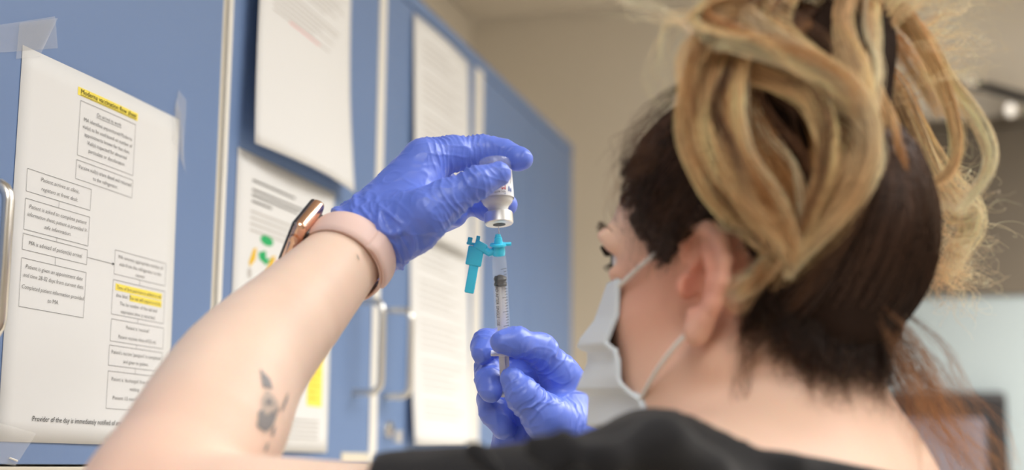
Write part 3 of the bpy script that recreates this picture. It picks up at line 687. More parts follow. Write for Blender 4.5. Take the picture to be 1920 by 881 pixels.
def glove(name, f, lo, hi, sites, gen, label, cuff=None):
    V, Q = polygonise(f, lo, hi, .0009); V = creases(V, vnormals(V, Q), sites, gen, cuff)
    o = link('glove', mesh(name, V, Q), MT['glove'], person); o['label'] = label; return o
def site(a, b, t, L, A, lam, ph):
    a, b = P(*a), P(*b); ax = (b-a)/np.linalg.norm(b-a); return (a*(1-t)+b*t, ax, L, A, lam, ph)
# left hand: vial pinched between thumb in front and index behind
LF = [joint((795, 300, 1.010, .0150), (850, 288, 1.020, .0114), (905, 283, 1.027, .0100), (944, 287, 1.023, .0086), (974, 298, 1.015, .0068), (984, 300, 1.012, .0050)),
      joint((805, 338, 1.032, .0135), (872, 372, 1.050, .0106), (918, 387, 1.040, .0094), (948, 384, 1.022, .0084)),
      joint((803, 368, 1.045, .0130), (848, 398, 1.062, .0100), (855, 404, 1.030, .0078)),
      joint((795, 395, 1.052, .0120), (825, 410, 1.058, .0092), (834, 404, 1.036, .0080)),
      joint((755, 425, .976, .0200), (800, 400, .968, .0165), (838, 374, .970, .0125), (893, 344, .972, .0098), (935, 326, .977, .0086))]
LP = [(cone(P(672, 452, .985), P(795, 302, 1.010), .0245, .0150), 0), (cone(P(690, 452, .995), P(806, 340, 1.032), .0225, .0140), 0), (cone(P(690, 452, 1.0), P(803, 370, 1.045), .022, .0135), 0), (cone(P(692, 458, 1.0), P(795, 397, 1.052), .021, .013), 0),
      (cone(P(690, 450, .98), P(765, 425, .975), .023, .0205), 0), (cone(P(770, 405, .985), P(795, 340, 1.005), .018, .013), 0)]
fa = (P(795, 340, 1.0)-P(660, 465, .975)); fa /= np.linalg.norm(fa)
cuffc = P(684, 446, .982)
# rolled, crumpled cuff
cuff = []
va = np.cross(fa, Z3); va /= np.linalg.norm(va); vb = np.cross(fa, va)
ring = [cuffc-fa*.004+(.0258*math.cos(t)*va+.0268*math.sin(t)*vb)+fa*(.004*math.sin(3*t+1)) for t in np.linspace(0, 2*math.pi, 25)]
for a, b in zip(ring[:-1], ring[1:]): cuff.append((cone(a, b, .0022, .0022), .004))
gl = hand(LF, LP, cuff, (cuffc-fa*.006, -fa))
sl = [site((795, 300, 1.01), (850, 288, 1.02), .55, .013, .0016, .0042, .3), site((850, 288, 1.02), (905, 283, 1.027), .55, .012, .0012, .0040, 1.), site((905, 283, 1.027), (944, 288, 1.023), .5, .009, .0013, .0055, 2.), site((944, 288, 1.023), (973, 299, 1.015), .6, .008, .0009, .008, 1.),
      site((838, 374, .97), (893, 344, .972), .2, .012, .0016, .0058, 2.), site((838, 374, .97), (893, 344, .972), .85, .012, .0018, .0062, 3.), site((800, 400, .968), (838, 374, .97), .6, .010, .0011, .006, 4.), site((893, 344, .972), (936, 325, .977), .6, .010, .0010, .008, 0.),
      site((805, 338, 1.032), (872, 372, 1.05), .7, .014, .0012, .006, 1.)]
c0 = P(820, 370, 1.01)
glove('glove', gl, c0-np.array([.085, .085, .085]), c0+np.array([.085, .085, .085]), sl, .0004, 'blue glove on the raised hand pinching the vial', (cuffc, fa, va, vb))
# right hand: index over the barrel, thumb at the plunger
RF = [joint((1082, 758, 1.045, .0160), (1052, 706, 1.035, .0135), (1012, 656, 1.022, .0108), (968, 641, 1.004, .0092), (940, 641, 1.000, .0080)),
      joint((1070, 775, 1.062, .0150), (1010, 672, 1.066, .0108), (945, 640, 1.050, .0094), (912, 643, 1.036, .0088), (903, 661, 1.026, .0078)),
      joint((1050, 795, 1.072, .0140), (960, 690, 1.062, .0105), (917, 692, 1.042, .0092), (917, 714, 1.028, .0084), (920, 734, 1.020, .0078)),
      joint((1030, 812, 1.075, .0135), (945, 745, 1.062, .0100), (921, 748, 1.048, .0088), (924, 770, 1.036, .0086), (945, 800, 1.034, .0090)),
      joint((1080, 822, 1.025, .0230), (1025, 784, 1.004, .0150), (982, 742, .999, .0108), (960, 710, 1.001, .0086))]
RP = [(cone(P(1095, 885, 1.055), P(1082, 760, 1.047), .024, .0165), 0), (cone(P(1085, 885, 1.06), P(1068, 778, 1.062), .024, .016), 0), (cone(P(1070, 885, 1.06), P(1045, 800, 1.072), .024, .016), 0), (cone(P(1060, 890, 1.06), P(1015, 820, 1.072), .024, .0165), 0),
      (cone(P(985, 830, 1.06), P(950, 770, 1.05), .021, .012), 0), (cone(P(975, 860, 1.06), P(1050, 880, 1.055), .022, .024), 0), (cone(P(1085, 860, 1.04), P(1075, 820, 1.027), .024, .0235), 0), (cone(P(1078, 745, 1.040), P(1072, 800, 1.028), .0150, .0200), 0), (cone(P(1062, 735, 1.040), P(1040, 785, 1.018), .0110, .0120), 0)]
gr = hand(RF, RP, ())
sr = [site((1082, 758, 1.045), (1052, 706, 1.035), .3, .016, .0010, .0060, 1.), site((1052, 706, 1.035), (1012, 656, 1.022), .75, .012, .0011, .0075, 2.), site((1012, 656, 1.022), (968, 641, 1.004), .55, .011, .0014, .0075, .5), site((968, 641, 1.004), (940, 641, 1.0), .4, .008, .0010, .007, .9),
      site((1080, 822, 1.025), (1025, 784, 1.004), .55, .022, .0012, .0058, 1.), site((1025, 784, 1.004), (982, 742, .999), .6, .012, .0013, .0070, 2.2), site((982, 742, .999), (960, 710, 1.001), .5, .010, .0012, .008, 3.),
      site((917, 692, 1.042), (920, 734, 1.02), .4, .012, .0009, .007, 0.), site((912, 643, 1.036), (903, 661, 1.026), .4, .012, .0012, .008, 1.), site((985, 830, 1.06), (950, 770, 1.05), .3, .02, .0010, .008, 2.)]
c0 = P(1000, 755, 1.035)
glove('glove', gr, c0-np.array([.065, .07, .075]), c0+np.array([.065, .07, .075]), sr, .0004, 'blue glove on the lower hand gripping the syringe')

# ------------------------------------------------------------------ wristwatch
wt = empty('wristwatch', WR); wt.parent = person; wt.matrix_parent_inverse = person.matrix_basis.inverted()
aa = (WG-ELB); aa /= np.linalg.norm(aa)
bc = P(648, 482, .966)
dors = P(560, 385, .985)-P(645, 485, .965); dors -= (dors@aa)*aa; dors /= np.linalg.norm(dors); side = np.cross(aa, dors)
if side@(-_w) < 0: side = -side                          # side: towards the camera
rA, rB = .0290, .0285
nn_, v, fc = 72, [], []
prof = [(-.0112, -.0003), (-.0106, .0012), (-.006, .0021), (0, .0024), (.006, .0021), (.0106, .0012), (.0112, -.0003), (.006, -.0006), (-.006, -.0006)]
for i in range(nn_):
    t = 2*math.pi*i/nn_; wv = 1-.12*math.cos(t)**8
    ctr = bc+dors*rA*math.cos(t)+side*rB*math.sin(t); nr = dors*math.cos(t)+side*math.sin(t)
    for x, y in prof: v.append(ctr+aa*x*wv+nr*y)
K_ = len(prof)
for i in range(nn_):
    for k in range(K_): fc.append((i*K_+k, ((i+1) % nn_)*K_+k, ((i+1) % nn_)*K_+(k+1) % K_, i*K_+(k+1) % K_))
link('watch_band', mesh('watch_band', v, fc), MT['band'], wt)
# tail of the strap tucked over itself on the underside
tv, tf = [], []; nT = 20
for i in range(nT+1):
    t = math.pi*(.62+.36*i/nT); ctr = bc+dors*(rA+.0028)*math.cos(t)+side*(rB+.0028)*math.sin(t)-aa*.001; nr = dors*math.cos(t)+side*math.sin(t); e = max(0, 1-i/3)
    for x, y in prof: tv.append(ctr+aa*x*.98+nr*(y-.002*e))
for i in range(nT):
    for k in range(K_): tf.append((i*K_+k, (i+1)*K_+k, (i+1)*K_+(k+1) % K_, i*K_+(k+1) % K_))
tf += [tuple(range(K_)), tuple(nT*K_+k for k in range(K_))]
link('watch_band_tail', mesh('watch_band_tail', tv, tf), MT['band'], wt)
cc = bc+dors*(rA+.0045)
MB().box(cc, (aa, side, dors), (.0172, .0200, .0050), .0042).build('watch_case', MT['rose'], wt, True)
MB().box(cc+dors*.0038, (aa, side, dors), (.0158, .0186, .0022), .0019).build('watch_glass', MT['wglass'], wt, True)
MB().box(cc-dors*.0052, (aa, side, dors), (.0125, .0125, .0016), .0012).build('watch_sensor', MT['wback'], wt, True)
cr = MB(); cr.lathe(cc+side*0+aa*-.0165+side*.008, -aa, [(0, .0034), (.0024, .0034), (.0028, .0028)], 16); cr.build('watch_crown', MT['rose'], wt, True)

# ------------------------------------------------------------------ tattoo on the forearm, laid on the skin
def on_arm(x, y, lift):
    o = Vector(EYE); d = (Vector(P(x, y, 1.))-o).normalized(); h = BVB.ray_cast(o, d)
    return None if h[0] is None else np.array(h[0])+np.array(h[1])*(lift if h[1].dot(d) < 0 else -lift)
def ink(outline, key, lift=.0004, step=4.):
    xs = [p[0] for p in outline]; ys = [p[1] for p in outline]; cells = {}; vs = []; fs = []
    def inside(x, y):
        c = False; j = len(outline)-1
        for i in range(len(outline)):
            xi, yi = outline[i]; xj, yj = outline[j]
            if (yi > y) != (yj > y) and x < (xj-xi)*(y-yi)/(yj-yi)+xi: c = not c
            j = i
        return c
    def vid(i, j):
        if (i, j) not in cells:
            p = on_arm(min(xs)+i*step, min(ys)+j*step, lift)
            if p is None: return None
            cells[(i, j)] = len(vs); vs.append(p)
        return cells[(i, j)]
    for i in range(int((max(xs)-min(xs))/step)+1):
        for j in range(int((max(ys)-min(ys))/step)+1):
            if inside(min(xs)+(i+.5)*step, min(ys)+(j+.5)*step):
                q = [vid(i, j), vid(i+1, j), vid(i+1, j+1), vid(i, j+1)]
                if None not in q and np.ptp(np.array([vs[k][1] for k in q])) < .012: fs.append(tuple(q))
    if fs: o = link('tattoo', mesh('tattoo', vs, fs), MT[key], person)
ink([(487, 693), (498, 702), (506, 712), (511, 730), (503, 727), (493, 728), (490, 712)], 'tattoo', step=2)
ink([(490, 745), (500, 731), (510, 738), (520, 752), (524, 768), (515, 775), (504, 772), (495, 778), (489, 765)], 'tattoo_soft', .0003, 2)
ink([(499, 748), (505, 746), (511, 757), (509, 762), (503, 756), (500, 764), (497, 758)], 'tattoo', .0005, 1.5)
ink([(484, 772), (492, 768), (498, 778), (508, 774), (515, 770), (517, 782), (512, 796), (506, 804), (497, 810), (488, 806), (481, 800), (483, 786)], 'tattoo', .0004, 2)
ink([(517, 764), (520, 764), (520, 776), (517, 778)], 'tattoo', .0005, 1.5); ink([(540, 734), (537, 752), (529, 770), (526, 772), (530, 756)], 'tattoo', .0005, 1.5)
ink([(510, 804), (516, 798), (512, 816), (507, 818)], 'tattoo', .0005, 1.5); ink([(499, 832), (503, 830), (499, 845), (494, 846)], 'tattoo', .0005, 1.5)
ink([(668, 477), (672, 480), (673, 488), (670, 486)], 'tattoo_soft', .0004, 1.)

# ================================================================== VIAL
va_ = P(936.0, 421, 1.0)                                  # centre of the crimped face
vx = P(927.0, 298, 1.012)-va_; vx /= np.linalg.norm(vx)   # towards the base of the bottle (up)
vial = empty('vaccine_vial', va_); tag(vial, 'upside-down glass vaccine vial with silver crimp and white label', 'vial')
gl_ = [(.0082, .0074), (.0110, .0076), (.0126, .0082), (.0142, .0098), (.0158, .0111), (.0176, .0116), (.0440, .0116), (.0464, .0110), (.0474, .0094), (.0466, .0050)]
MB().lathe(va_, vx, gl_, 48, (True, True)).build('glass_bottle', MT['glass'], vial, True)
MB().lathe(va_, vx, [(.0086, .0066), (.0112, .0068), (.0128, .0074), (.0144, .0090), (.0160, .0103), (.0178, .0108), (.0370, .0108), (.0370, .002)], 48).build('vaccine_liquid', MT['liquid'], vial, True)
MB().lathe(va_, vx, [(0, .0072), (.0002, .0094), (.0010, .0100), (.0078, .0100), (.0086, .0094), (.0088, .0068)], 48, (True, False)).build('crimp_cap', MT['alu'], vial, True)
MB().lathe(va_-vx*.0004, vx, [(0, .0030), (.0002, .0044), (.0010, .0046)], 32, (True, False)).build('stopper', MT['stopper'], vial, True)
# label wraps the bottle; print runs upside down because the vial is held upside down
la = np.cross(vx, -_w); la /= np.linalg.norm(la); lb = np.cross(la, vx)
if lb@_w > 0: la, lb = -la, -lb
def on_vial(x, y, off):   # x mm around (to the viewer's right), y mm along vx
    t = x/11.72; rr = .01172+off; return va_+vx*(y/1000)+rr*(math.sin(t)*la*(1 if la@_r > 0 else -1)+math.cos(t)*lb)
lv = [on_vial(-33+66*i/60, y, 0) for y in (18.2, 38.4) for i in range(61)]
lab = link('label', mesh('label', lv, [(i, i+1, 62+i, 61+i) for i in range(60)]), MT['label'], vial)
pv_ = Print()
def vt(key, body, x, y, size, width):                    # rotated half a turn
    v, f = text_mesh(body, size); w = v[:, 0].max()-v[:, 0].min(); pv_.put(key, [(x-p[0]*width/w, y-p[1]) for p in v], f)
vt('ink_soft', 'NDC 80777-273-10', 6.6, 21.0, 1.7, 13.0); vt('red', 'Moderna', 6.9, 25.0, 4.6, 15.5); vt('red', 'COVID-19', 6.9, 29.2, 4.4, 15.5); vt('red', 'Vaccine', 6.9, 33.2, 4.2, 14)
pv_.rect('bluep', -30, 18.9, 30, 19.3); pv_.line('bluep', 9.0, 21, 9.6, 25, .5); pv_.line('bluep', 9.6, 25, 10.4, 21.4, .5); pv_.line('bluep', 10.8, 20.6, 11.6, 24, .5); pv_.line('bluep', 11.6, 24, 12.6, 21, .4); pv_.line('ink_soft', 11.4, 27, 12.8, 33, .3)
pv_.build(on_vial, lab, 'print')

# ================================================================== SYRINGE
s0 = P(935.5, 478, 1.003); s1_ = P(944.5, 662, 1.018); sx = (s1_-s0)/np.linalg.norm(s1_-s0)   # sx runs down towards the plunger
syr = empty('syringe', s0); tag(syr, 'clear syringe with black stopper and folded aqua needle guard', 'syringe')
LB = float(np.linalg.norm(s1_-s0)); RB = .0054
MB().lathe(s0, sx, [(-.004, .0022), (0, .0024), (.0004, .0050), (.006, .0052), (.007, RB), (LB, RB), (LB, RB-.0008), (.0075, RB-.0008), (.0012, .0040), (.001, .001)], 36, (False, False)).build('barrel', MT['poly'], syr, True)
fl = MB(); fl.box(s1_, (_r, np.cross(sx, _r), sx), (.0092, .0050, .0009), .0006); fl.build('finger_flange', MT['polyw'], syr)
ys = .0165
MB().lathe(s0+sx*ys, sx, [(-.0022, .0010), (-.001, .0036), (0, .0045), (.0012, .0045), (.0016, .0040), (.0034, .0040), (.0038, .0045), (.0052, .0045), (.0056, .0036)], 32).build('plunger_seal', MT['rubber'], syr, True)
pr = MB()
la2 = _r-(_r@sx)*sx; la2 /= np.linalg.norm(la2); lb2 = np.cross(sx, la2)
L2 = LB+.030
for a, b in ((la2, lb2), (lb2, la2)): pr.box(s0+sx*(ys+.005+L2)/2, (a, b, sx), (.0036, .0006, (L2-ys-.005)/2))
pr.lathe(s0+sx*L2, sx, [(-.001, .0055), (.001, .0055)], 24); pr.build('plunger_rod', MT['polyw'], syr)
MB().lathe(P(936, 449, 1.0), sx, [(-.0095, .00028), (.001, .0003)], 10).build('needle', MT['needle'], syr)
nt_p = s0-sx*.004
hb = MB(); hb.lathe(s0, sx, [(-.0150, .0010), (-.0148, .0018), (-.0128, .0022), (-.0126, .0026), (-.0085, .0031), (-.0082, .0058), (-.0068, .0060), (-.0064, .0044), (-.0030, .0046), (.0002, .0042)], 28)
hb.box(s0-sx*.0076+la2*.005, (la2, lb2, sx), (.004, .0022, .0009), .0004); hb.build('needle_hub', MT['aqua'], syr, True)
# folded safety guard: hinge arm, trough and two catches
g0 = P(927, 470, 1.002); g1 = P(897, 462, 1.006); g2 = P(889, 500, 1.006); g3 = P(881, 548, 1.004)
gd = MB(); gx = (g3-g1)/np.linalg.norm(g3-g1); gl2 = np.cross(gx, _w); gl2 /= np.linalg.norm(gl2)
gd.tube([g0, P(918, 474, 1.003), P(909, 468, 1.004)], .0028, 10); gd.box((P(908, 465, 1.005)+P(894, 458, 1.006))/2, (P(911, 467, 1.005)-P(892, 457, 1.006), np.cross(_w, P(911, 467, 1.005)-P(892, 457, 1.006)), _w), (.0046, .0030, .0040), .0012)
gd.box((P(893, 463, 1.006)+P(888, 497, 1.006))/2, (gl2, _w, gx), (.0056, .0040, .0068), .0010)
gd.box((P(888, 495, 1.006)+g3)/2, (gl2, _w, gx), (.0033, .0032, .0105), .0010)
gd.box(P(881, 451, 1.006), (gl2, _w, gx), (.0016, .0022, .0024), .0006); gd.box(P(896, 450, 1.006), (gl2, _w, gx), (.0014, .0022, .0030), .0006); gd.box(P(884, 457, 1.006), (gl2, _w, gx), (.0034, .0022, .0010), .0006)
gd.build('needle_guard', MT['aqua'], syr, True)
# scale and wording printed round the barrel
def on_syr(x, y, off):
    t = x/(RB*1000); rr = RB+.0001+off; return s0+sx*(y/1000)+rr*(math.sin(t)*la2-math.cos(t)*(lb2 if lb2@_w > 0 else -lb2))
ps = Print()
for k in range(26):
    L = 4.2 if k % 5 == 0 else 2.4; ps.line('ink', 5.2-L, 9+k*2.05, 5.2, 9+k*2.05, .32)
v, f = text_mesh('DISCARD AFTER SINGLE USE', 3.0); w = v[:, 0].max()-v[:, 0].min()
ps.put('ink', [(-3.6+p[1], 13.5+p[0]*36/w) for p in v], f)
ps.build(on_syr, syr, 'scale_print')

# ------------------------------------------------------------------ hair
BL, BM, BD, BR, DK, AU = lin(255, 230, 190), lin(252, 206, 152), lin(192, 138, 88), lin(96, 64, 42), lin(50, 35, 28), lin(176, 124, 82)
class Hair:
    def __init__(s): s.P = {}; 
    def put(s, pos, rad, col):
        L = s.P.setdefault(pos.shape[1], []); L.append((pos, rad, col))
    def lock(s, pts, n, w, cols, m=20, frizz=.0015, flat=.45, rad=.00020, wave=(0., 0.), var=.25, ragged=.18):
        """pts: guide; w: widths root..tip (radius); cols: colours root..tip"""
        g = spline([P(*p) for p in pts], 64); n = int(n)
        T = np.gradient(g, axis=0); T /= np.linalg.norm(T, axis=1)[:, None]
        a = np.cross(T, HR); a /= np.maximum(np.linalg.norm(a, axis=1), 1e-6)[:, None]; b = np.cross(T, a)
        th = RNG.uniform(0, 2*math.pi, n); rr = np.sqrt(RNG.uniform(0, 1, n)); x = rr*np.cos(th); y = rr*np.sin(th)*flat
        end = 1-ragged*RNG.uniform(0, 1, n)**2; t = np.linspace(0, 1, m)[None]*end[:, None]*63
        i = np.minimum(t.astype(int), 62); fr = (t-i)[..., None]
        G = g[i]*(1-fr)+g[i+1]*fr; A = a[i]*(1-fr)+a[i+1]*fr; Bv = b[i]*(1-fr)+b[i+1]*fr
        q = t/63; wd = np.interp(q, np.linspace(0, 1, len(w)), w)
        ph = RNG.uniform(0, 6.28, (n, 3)); fq = RNG.uniform(3, 8, (n, 3))
        fz = frizz*(.25+q)[..., None]*np.stack([np.sin(q*fq[:, k:k+1]*2+ph[:, k:k+1]) for k in range(3)], -1)
        pos = G+A*(x[:, None]*wd)[..., None]+Bv*(y[:, None]*wd)[..., None]+fz
        if wave[0]: pos = pos+A*(wave[0]*np.sin(q*wave[1]*6.28+.4*ph[:, :1])*q)[..., None]
        cc = np.array(cols); c = np.stack([np.interp(q, np.linspace(0, 1, len(cc)), cc[:, k]) for k in range(3)], -1)
        c = c*(1+var*RNG.uniform(-1, 1, (n, 1, 1)))
        r = rad*(1-.65*np.linspace(0, 1, m)**2)[None]*RNG.uniform(.7, 1.3, (n, 1))
        s.put(pos, r, c)
    def build(s, name):
        Vs, Fs, Cs = [], [], []; base = 0
        for m, L in s.P.items():
            pos = np.concatenate([l[0] for l in L]); rad = np.concatenate([l[1] for l in L]); col = np.concatenate([l[2] for l in L]); n = len(pos)
            T = np.gradient(pos, axis=1); T /= np.maximum(np.linalg.norm(T, axis=2), 1e-9)[..., None]
            ref = np.array([.31, .52, .79]); a = np.cross(T, ref); a /= np.maximum(np.linalg.norm(a, axis=2), 1e-6)[..., None]; b = np.cross(T, a)
            ring = [pos+rad[..., None]*(math.cos(k*2.0944)*a+math.sin(k*2.0944)*b) for k in range(3)]
            Vs.append(np.stack(ring, 2).reshape(-1, 3)); Cs.append(np.repeat(col.reshape(-1, 3), 3, 0))
            st = base+(np.arange(n)[:, None]*m+np.arange(m-1)[None])*3; st = st.reshape(-1, 1)
            for k in range(3): k2 = (k+1) % 3; Fs.append(np.concatenate([st+k, st+k2, st+3+k2, st+3+k], 1))
            base += n*m*3
        V = np.concatenate(Vs); C = np.clip(np.concatenate(Cs), 0, 1); me = mesh(name, V, np.concatenate(Fs))
        at = me.color_attributes.new('col', 'FLOAT_COLOR', 'POINT'); at.data.foreach_set('color', np.concatenate([C, np.ones((len(C), 1))], 1).astype(np.float32).ravel())
        o = link(name, me, MT['hair'], person); o['kind'] = 'stuff'; return o
HCEN = hl(-.010, 0, .038); HRAD = np.array([.0935, .0765, .0865])
TIE = hl(-.066, -.010, .108)
_hf = np.array([-.12, -.100, -.085, -.065, -.045, -.024, -.010, .008, .024, .034, .044, .056, .066, .09])
_hu = np.array([.02, -.005, -.030, -.040, -.022, .024, .030, .020, .007, .018, .032, .052, .066, .085])
CAPE = ell(HCEN, HAX, HRAD)
def cap_sdf(p):
    q = ((p-HC)@HAX.T).astype(np.float32); ln = np.interp(q[:, 0], _hf, _hu)
    ln = ln+.006*vnoise(np.stack([q[:, 0]*170, q[:, 1]*170, q[:, 2]*60], 1))+.003
    d = CAPE(p); d = smin(d, NAPE(p), .02); d = np.maximum(d, (ln-q[:, 2])*.75)
    d = smin(d, BUN(p), .03)
    return d+.0016*vnoise(p*np.array([90, 90, 40]))
NAPE = ell(hl(-.060, .0, -.008), HAX, (.026, .043, .042))
BUN = union([(ell(P(1455, 165, .815), np.eye(3), (.050, .04, .062)), .02), (ell(P(1560, 90, .83), np.eye(3), (.035, .035, .045)), .03)])
V, Q = polygonise(cap_sdf, HC-np.array([.16, .16, .11]), HC+np.array([.16, .16, .20]), .003)
link('hair_base', mesh('hair_base', V, Q), MT['hairbase'], person)['label'] = 'dark brown hair swept up close to the head'
hr = Hair()
# hair drawn up from hairline to the tie
n = 7000; th = RNG.uniform(0, 2*math.pi, n*3); z = RNG.uniform(-.95, .95, n*3)
q = np.stack([np.sqrt(1-z*z)*np.cos(th), np.sqrt(1-z*z)*np.sin(th), z], 1)*HRAD+(HCEN-HC)@HAX.T
q = q[(q[:, 2] > np.interp(q[:, 0], _hf, _hu)-.004*RNG.uniform(0, 1, len(q))) & (q[:, 1] < .055)][:n]
qc = (HCEN-HC)@HAX.T; d0 = (q-qc)/HRAD; dt = (tl(TIE)-qc)/HRAD; dt /= np.linalg.norm(dt)
m = 16; tt = np.linspace(0, .82, m)
om = np.arccos(np.clip(d0@dt, -.999, .999)); k0 = np.sin((1-tt)[None]*om[:, None])/np.sin(om)[:, None]; k1 = np.sin(tt[None]*om[:, None])/np.sin(om)[:, None]
dd = k0[..., None]*d0[:, None]+k1[..., None]*dt
lift = 1.0+RNG.uniform(.0, .05, (len(q), 1))*np.sin(np.linspace(.15, 1, m)*math.pi)[None]+.012
loc = qc+dd*HRAD*lift[..., None]+.0012*np.stack([np.sin(tt[None]*9+RNG.uniform(0, 6, (len(q), 1))) for _ in range(3)], -1)
pos = HC+loc@HAX
c = np.array(DK)[None, None]*(1-tt[None, :, None]*.5)+np.array(BR)[None, None]*tt[None, :, None]*.55; c = c*RNG.uniform(.6, 2.6, (len(q), 1, 1))
hr.put(pos, np.full((len(q), m), .00024), np.broadcast_to(c, pos.shape).copy())
# big blond locks tumbling over the near side, traced root -> tip
R0 = (1590, 130, .83)
big = [  # guide, strands, widths, colours
    ([R0, (1520, -10, .80), (1409, -20, .775), (1339, 70, .765), (1307, 180, .76), (1307, 265, .758), (1343, 345, .757), (1409, 420, .760), (1458, 470, .766), (1471, 492, .77)], 190, [.006, .012, .014, .012, .003], [BR, BD, BM, BM, BL]),
    ([R0, (1500, -30, .795), (1418, 20, .77), (1374, 110, .76), (1361, 200, .757), (1378, 290, .755), (1427, 370, .756), (1475, 440, .76), (1487, 500, .768)], 190, [.006, .012, .013, .011, .003], [BR, BD, BM, BD, BM]),
    ([R0, (1560, -40, .80), (1480, -20, .78), (1453, 60, .765), (1510, 120, .757), (1585, 175, .756), (1620, 245, .757), (1605, 330, .758), (1555, 410, .760), (1495, 480, .766), (1475, 520, .77)], 210, [.006, .011, .013, .011, .003], [BR, BM, BL, BM, BL]),
    ([R0, (1600, -30, .80), (1575, 40, .785), (1600, 130, .77), (1622, 215, .765), (1612, 300, .763), (1575, 380, .764), (1515, 450, .768), (1480, 510, .773)], 150, [.005, .009, .010, .009, .003], [BR, BM, BL, BM, BM]),
    ([R0, (1480, 30, .785), (1409, 110, .765), (1444, 135, .757), (1510, 170, .753), (1545, 235, .752), (1548, 300, .753), (1525, 370, .756), (1500, 440, .762)], 140, [.005, .010, .010, .007, .002], [BR, BD, BM, BM, BD]),
    ([R0, (1471, 10, .785), (1396, 60, .77), (1352, 140, .76), (1343, 230, .757), (1367, 310, .756), (1418, 395, .758), (1466, 455, .764)], 130, [.005, .010, .010, .009, .003], [BR, BD, BD, BM, BM]),
    ([R0, (1444, 40, .78), (1400, 170, .77), (1427, 260, .766), (1471, 330, .765), (1500, 410, .767), (1490, 480, .772)], 120, [.005, .010, .010, .009, .003], [BR, BR, BD, BD, BD]),
    ([R0, (1500, 120, .79), (1540, 260, .772), (1555, 340, .770), (1530, 420, .772), (1490, 490, .775)], 110, [.005, .010, .010, .008, .003], [BR, BR, BD, BD, BM]),
    ([R0, (1520, 40, .79), (1427, 90, .765), (1348, 70, .755), (1312, 95, .752), (1296, 160, .752), (1302, 230, .753)], 90, [.005, .009, .009, .006, .002], [BR, BD, BM, BM, BD]),
    ([R0, (1500, -20, .79), (1392, 10, .765), (1427, 60, .752), (1500, 105, .748), (1570, 160, .75), (1612, 220, .755)], 110, [.005, .009, .009, .007, .002], [BR, BM, BL, BL, BM]),
    ([(1500, 90, .79), (1427, 20, .765), (1348, 20, .755), (1321, 50, .752), (1361, 75, .748), (1436, 100, .746), (1530, 145, .748), (1600, 200, .752)], 70, [.004, .007, .006, .005, .002], [BD, BM, BL, BL, BM]),
    ([(1427, 360, .765), (1370, 385, .762), (1365, 405, .762), (1409, 435, .762), (1453, 470, .764), (1436, 510, .770), (1396, 545, .772), (1365, 558, .772)], 80, [.004, .0045, .005, .006, .004], [BD, BM, BL, BM, BL]),
    ([(1480, 440, .766), (1444, 480, .766), (1418, 520, .77), (1383, 552, .772)], 60, [.005, .007, .006, .004], [BM, BM, BD, BM]),
    ([(1590, 120, .815), (1600, 20, .80), (1560, -40, .79), (1500, -60, .78)], 120, [.012, .02, .025, .02], [BR, BM, BL, BL]),
    ([(1600, 110, .82), (1640, 30, .82), (1690, -30, .82), (1740, -80, .82)], 120, [.010, .018, .022, .02], [BR, BM, BL, BL]),
    # right of the tie
    ([(1605, 120, .83), (1640, 20, .83), (1690, 20, .832), (1740, 100, .835), (1782, 200, .84), (1795, 270, .842), (1782, 320, .842), (1745, 345, .84), (1726, 358, .838), (1742, 380, .838), (1790, 388, .842)], 75, [.006, .007, .006, .0045, .0035, .003], [BR, BM, BM, BM, BL]),
    ([(1600, 110, .83), (1650, 10, .835), (1720, 60, .84), (1775, 150, .846), (1830, 220, .85), (1856, 280, .852), (1848, 330, .852), (1815, 375, .85), (1790, 400, .85)], 70, [.006, .007, .006, .0045, .003], [BR, BM, BL, BL, BL]),
    ([(1610, 60, .80), (1630, 10, .79), (1640, 70, .78), (1640, 150, .775), (1650, 215, .776), (1648, 260, .78)], 45, [.004, .005, .005, .004, .002], [BD, BM, BL, BM, BM]),
    ([(1640, 140, .80), (1670, 220, .79), (1690, 290, .788), (1698, 340, .79)], 24, [.003, .003, .003, .001], [BM, BM, BD, BD]),
    ([(1640, 60, .82), (1680, 80, .82), (1730, 150, .83), (1765, 220, .835)], 60, [.006, .008, .007, .004], [BR, BD, BM, BM]),
    # tail of hair behind the neck and head, lit from behind
    ([(1600, 110, .83), (1670, 150, .87), (1715, 250, .90), (1775, 350, .905), (1815, 390, .905), (1822, 430, .905), (1790, 480, .905), (1750, 540, .9)], 90, [.006, .012, .012, .011, .010, .004], [BD, BM, BL, BL, BM]),
    ([(1600, 110, .83), (1680, 180, .88), (1740, 320, .90), (1790, 400, .90), (1825, 400, .90), (1800, 470, .90), (1770, 530, .9)], 70, [.006, .010, .010, .008, .004], [BM, BL, BL, BL]),
]
for pts, ns, w, cols in big: hr.lock(pts, ns*1.25, [x*.86 for x in w], [tuple(c_*k_ for c_ in col) for col, k_ in zip(cols, RNG.uniform(.75, 1.1, len(cols)))], m=26, frizz=.0013, var=.5, flat=.35)
for k in range(44):                                        # thinner locks lying over and between the big ones
    pts, ns, w, cols = big[k % 12]; j = RNG.normal(0, 16, 2); jd = RNG.uniform(-.012, .006); sh = RNG.uniform(.25, .6)
    g = [(x+j[0]*(1 if i else 0)+RNG.normal(0, 9), y+j[1]+RNG.normal(0, 9), d+jd*(i/len(pts))) for i, (x, y, d) in enumerate(pts)]
    t = [BL, BM, BD, BR, BM, BL][RNG.integers(0, 6)]
    hr.lock(g, RNG.integers(14, 40), [x*sh for x in w], [cols[0], t, t, BM if k % 2 else t], m=26, frizz=.0022, var=.4)
hr.build('hair_locks')['label'] = 'loose blond waves tumbling from the tie'
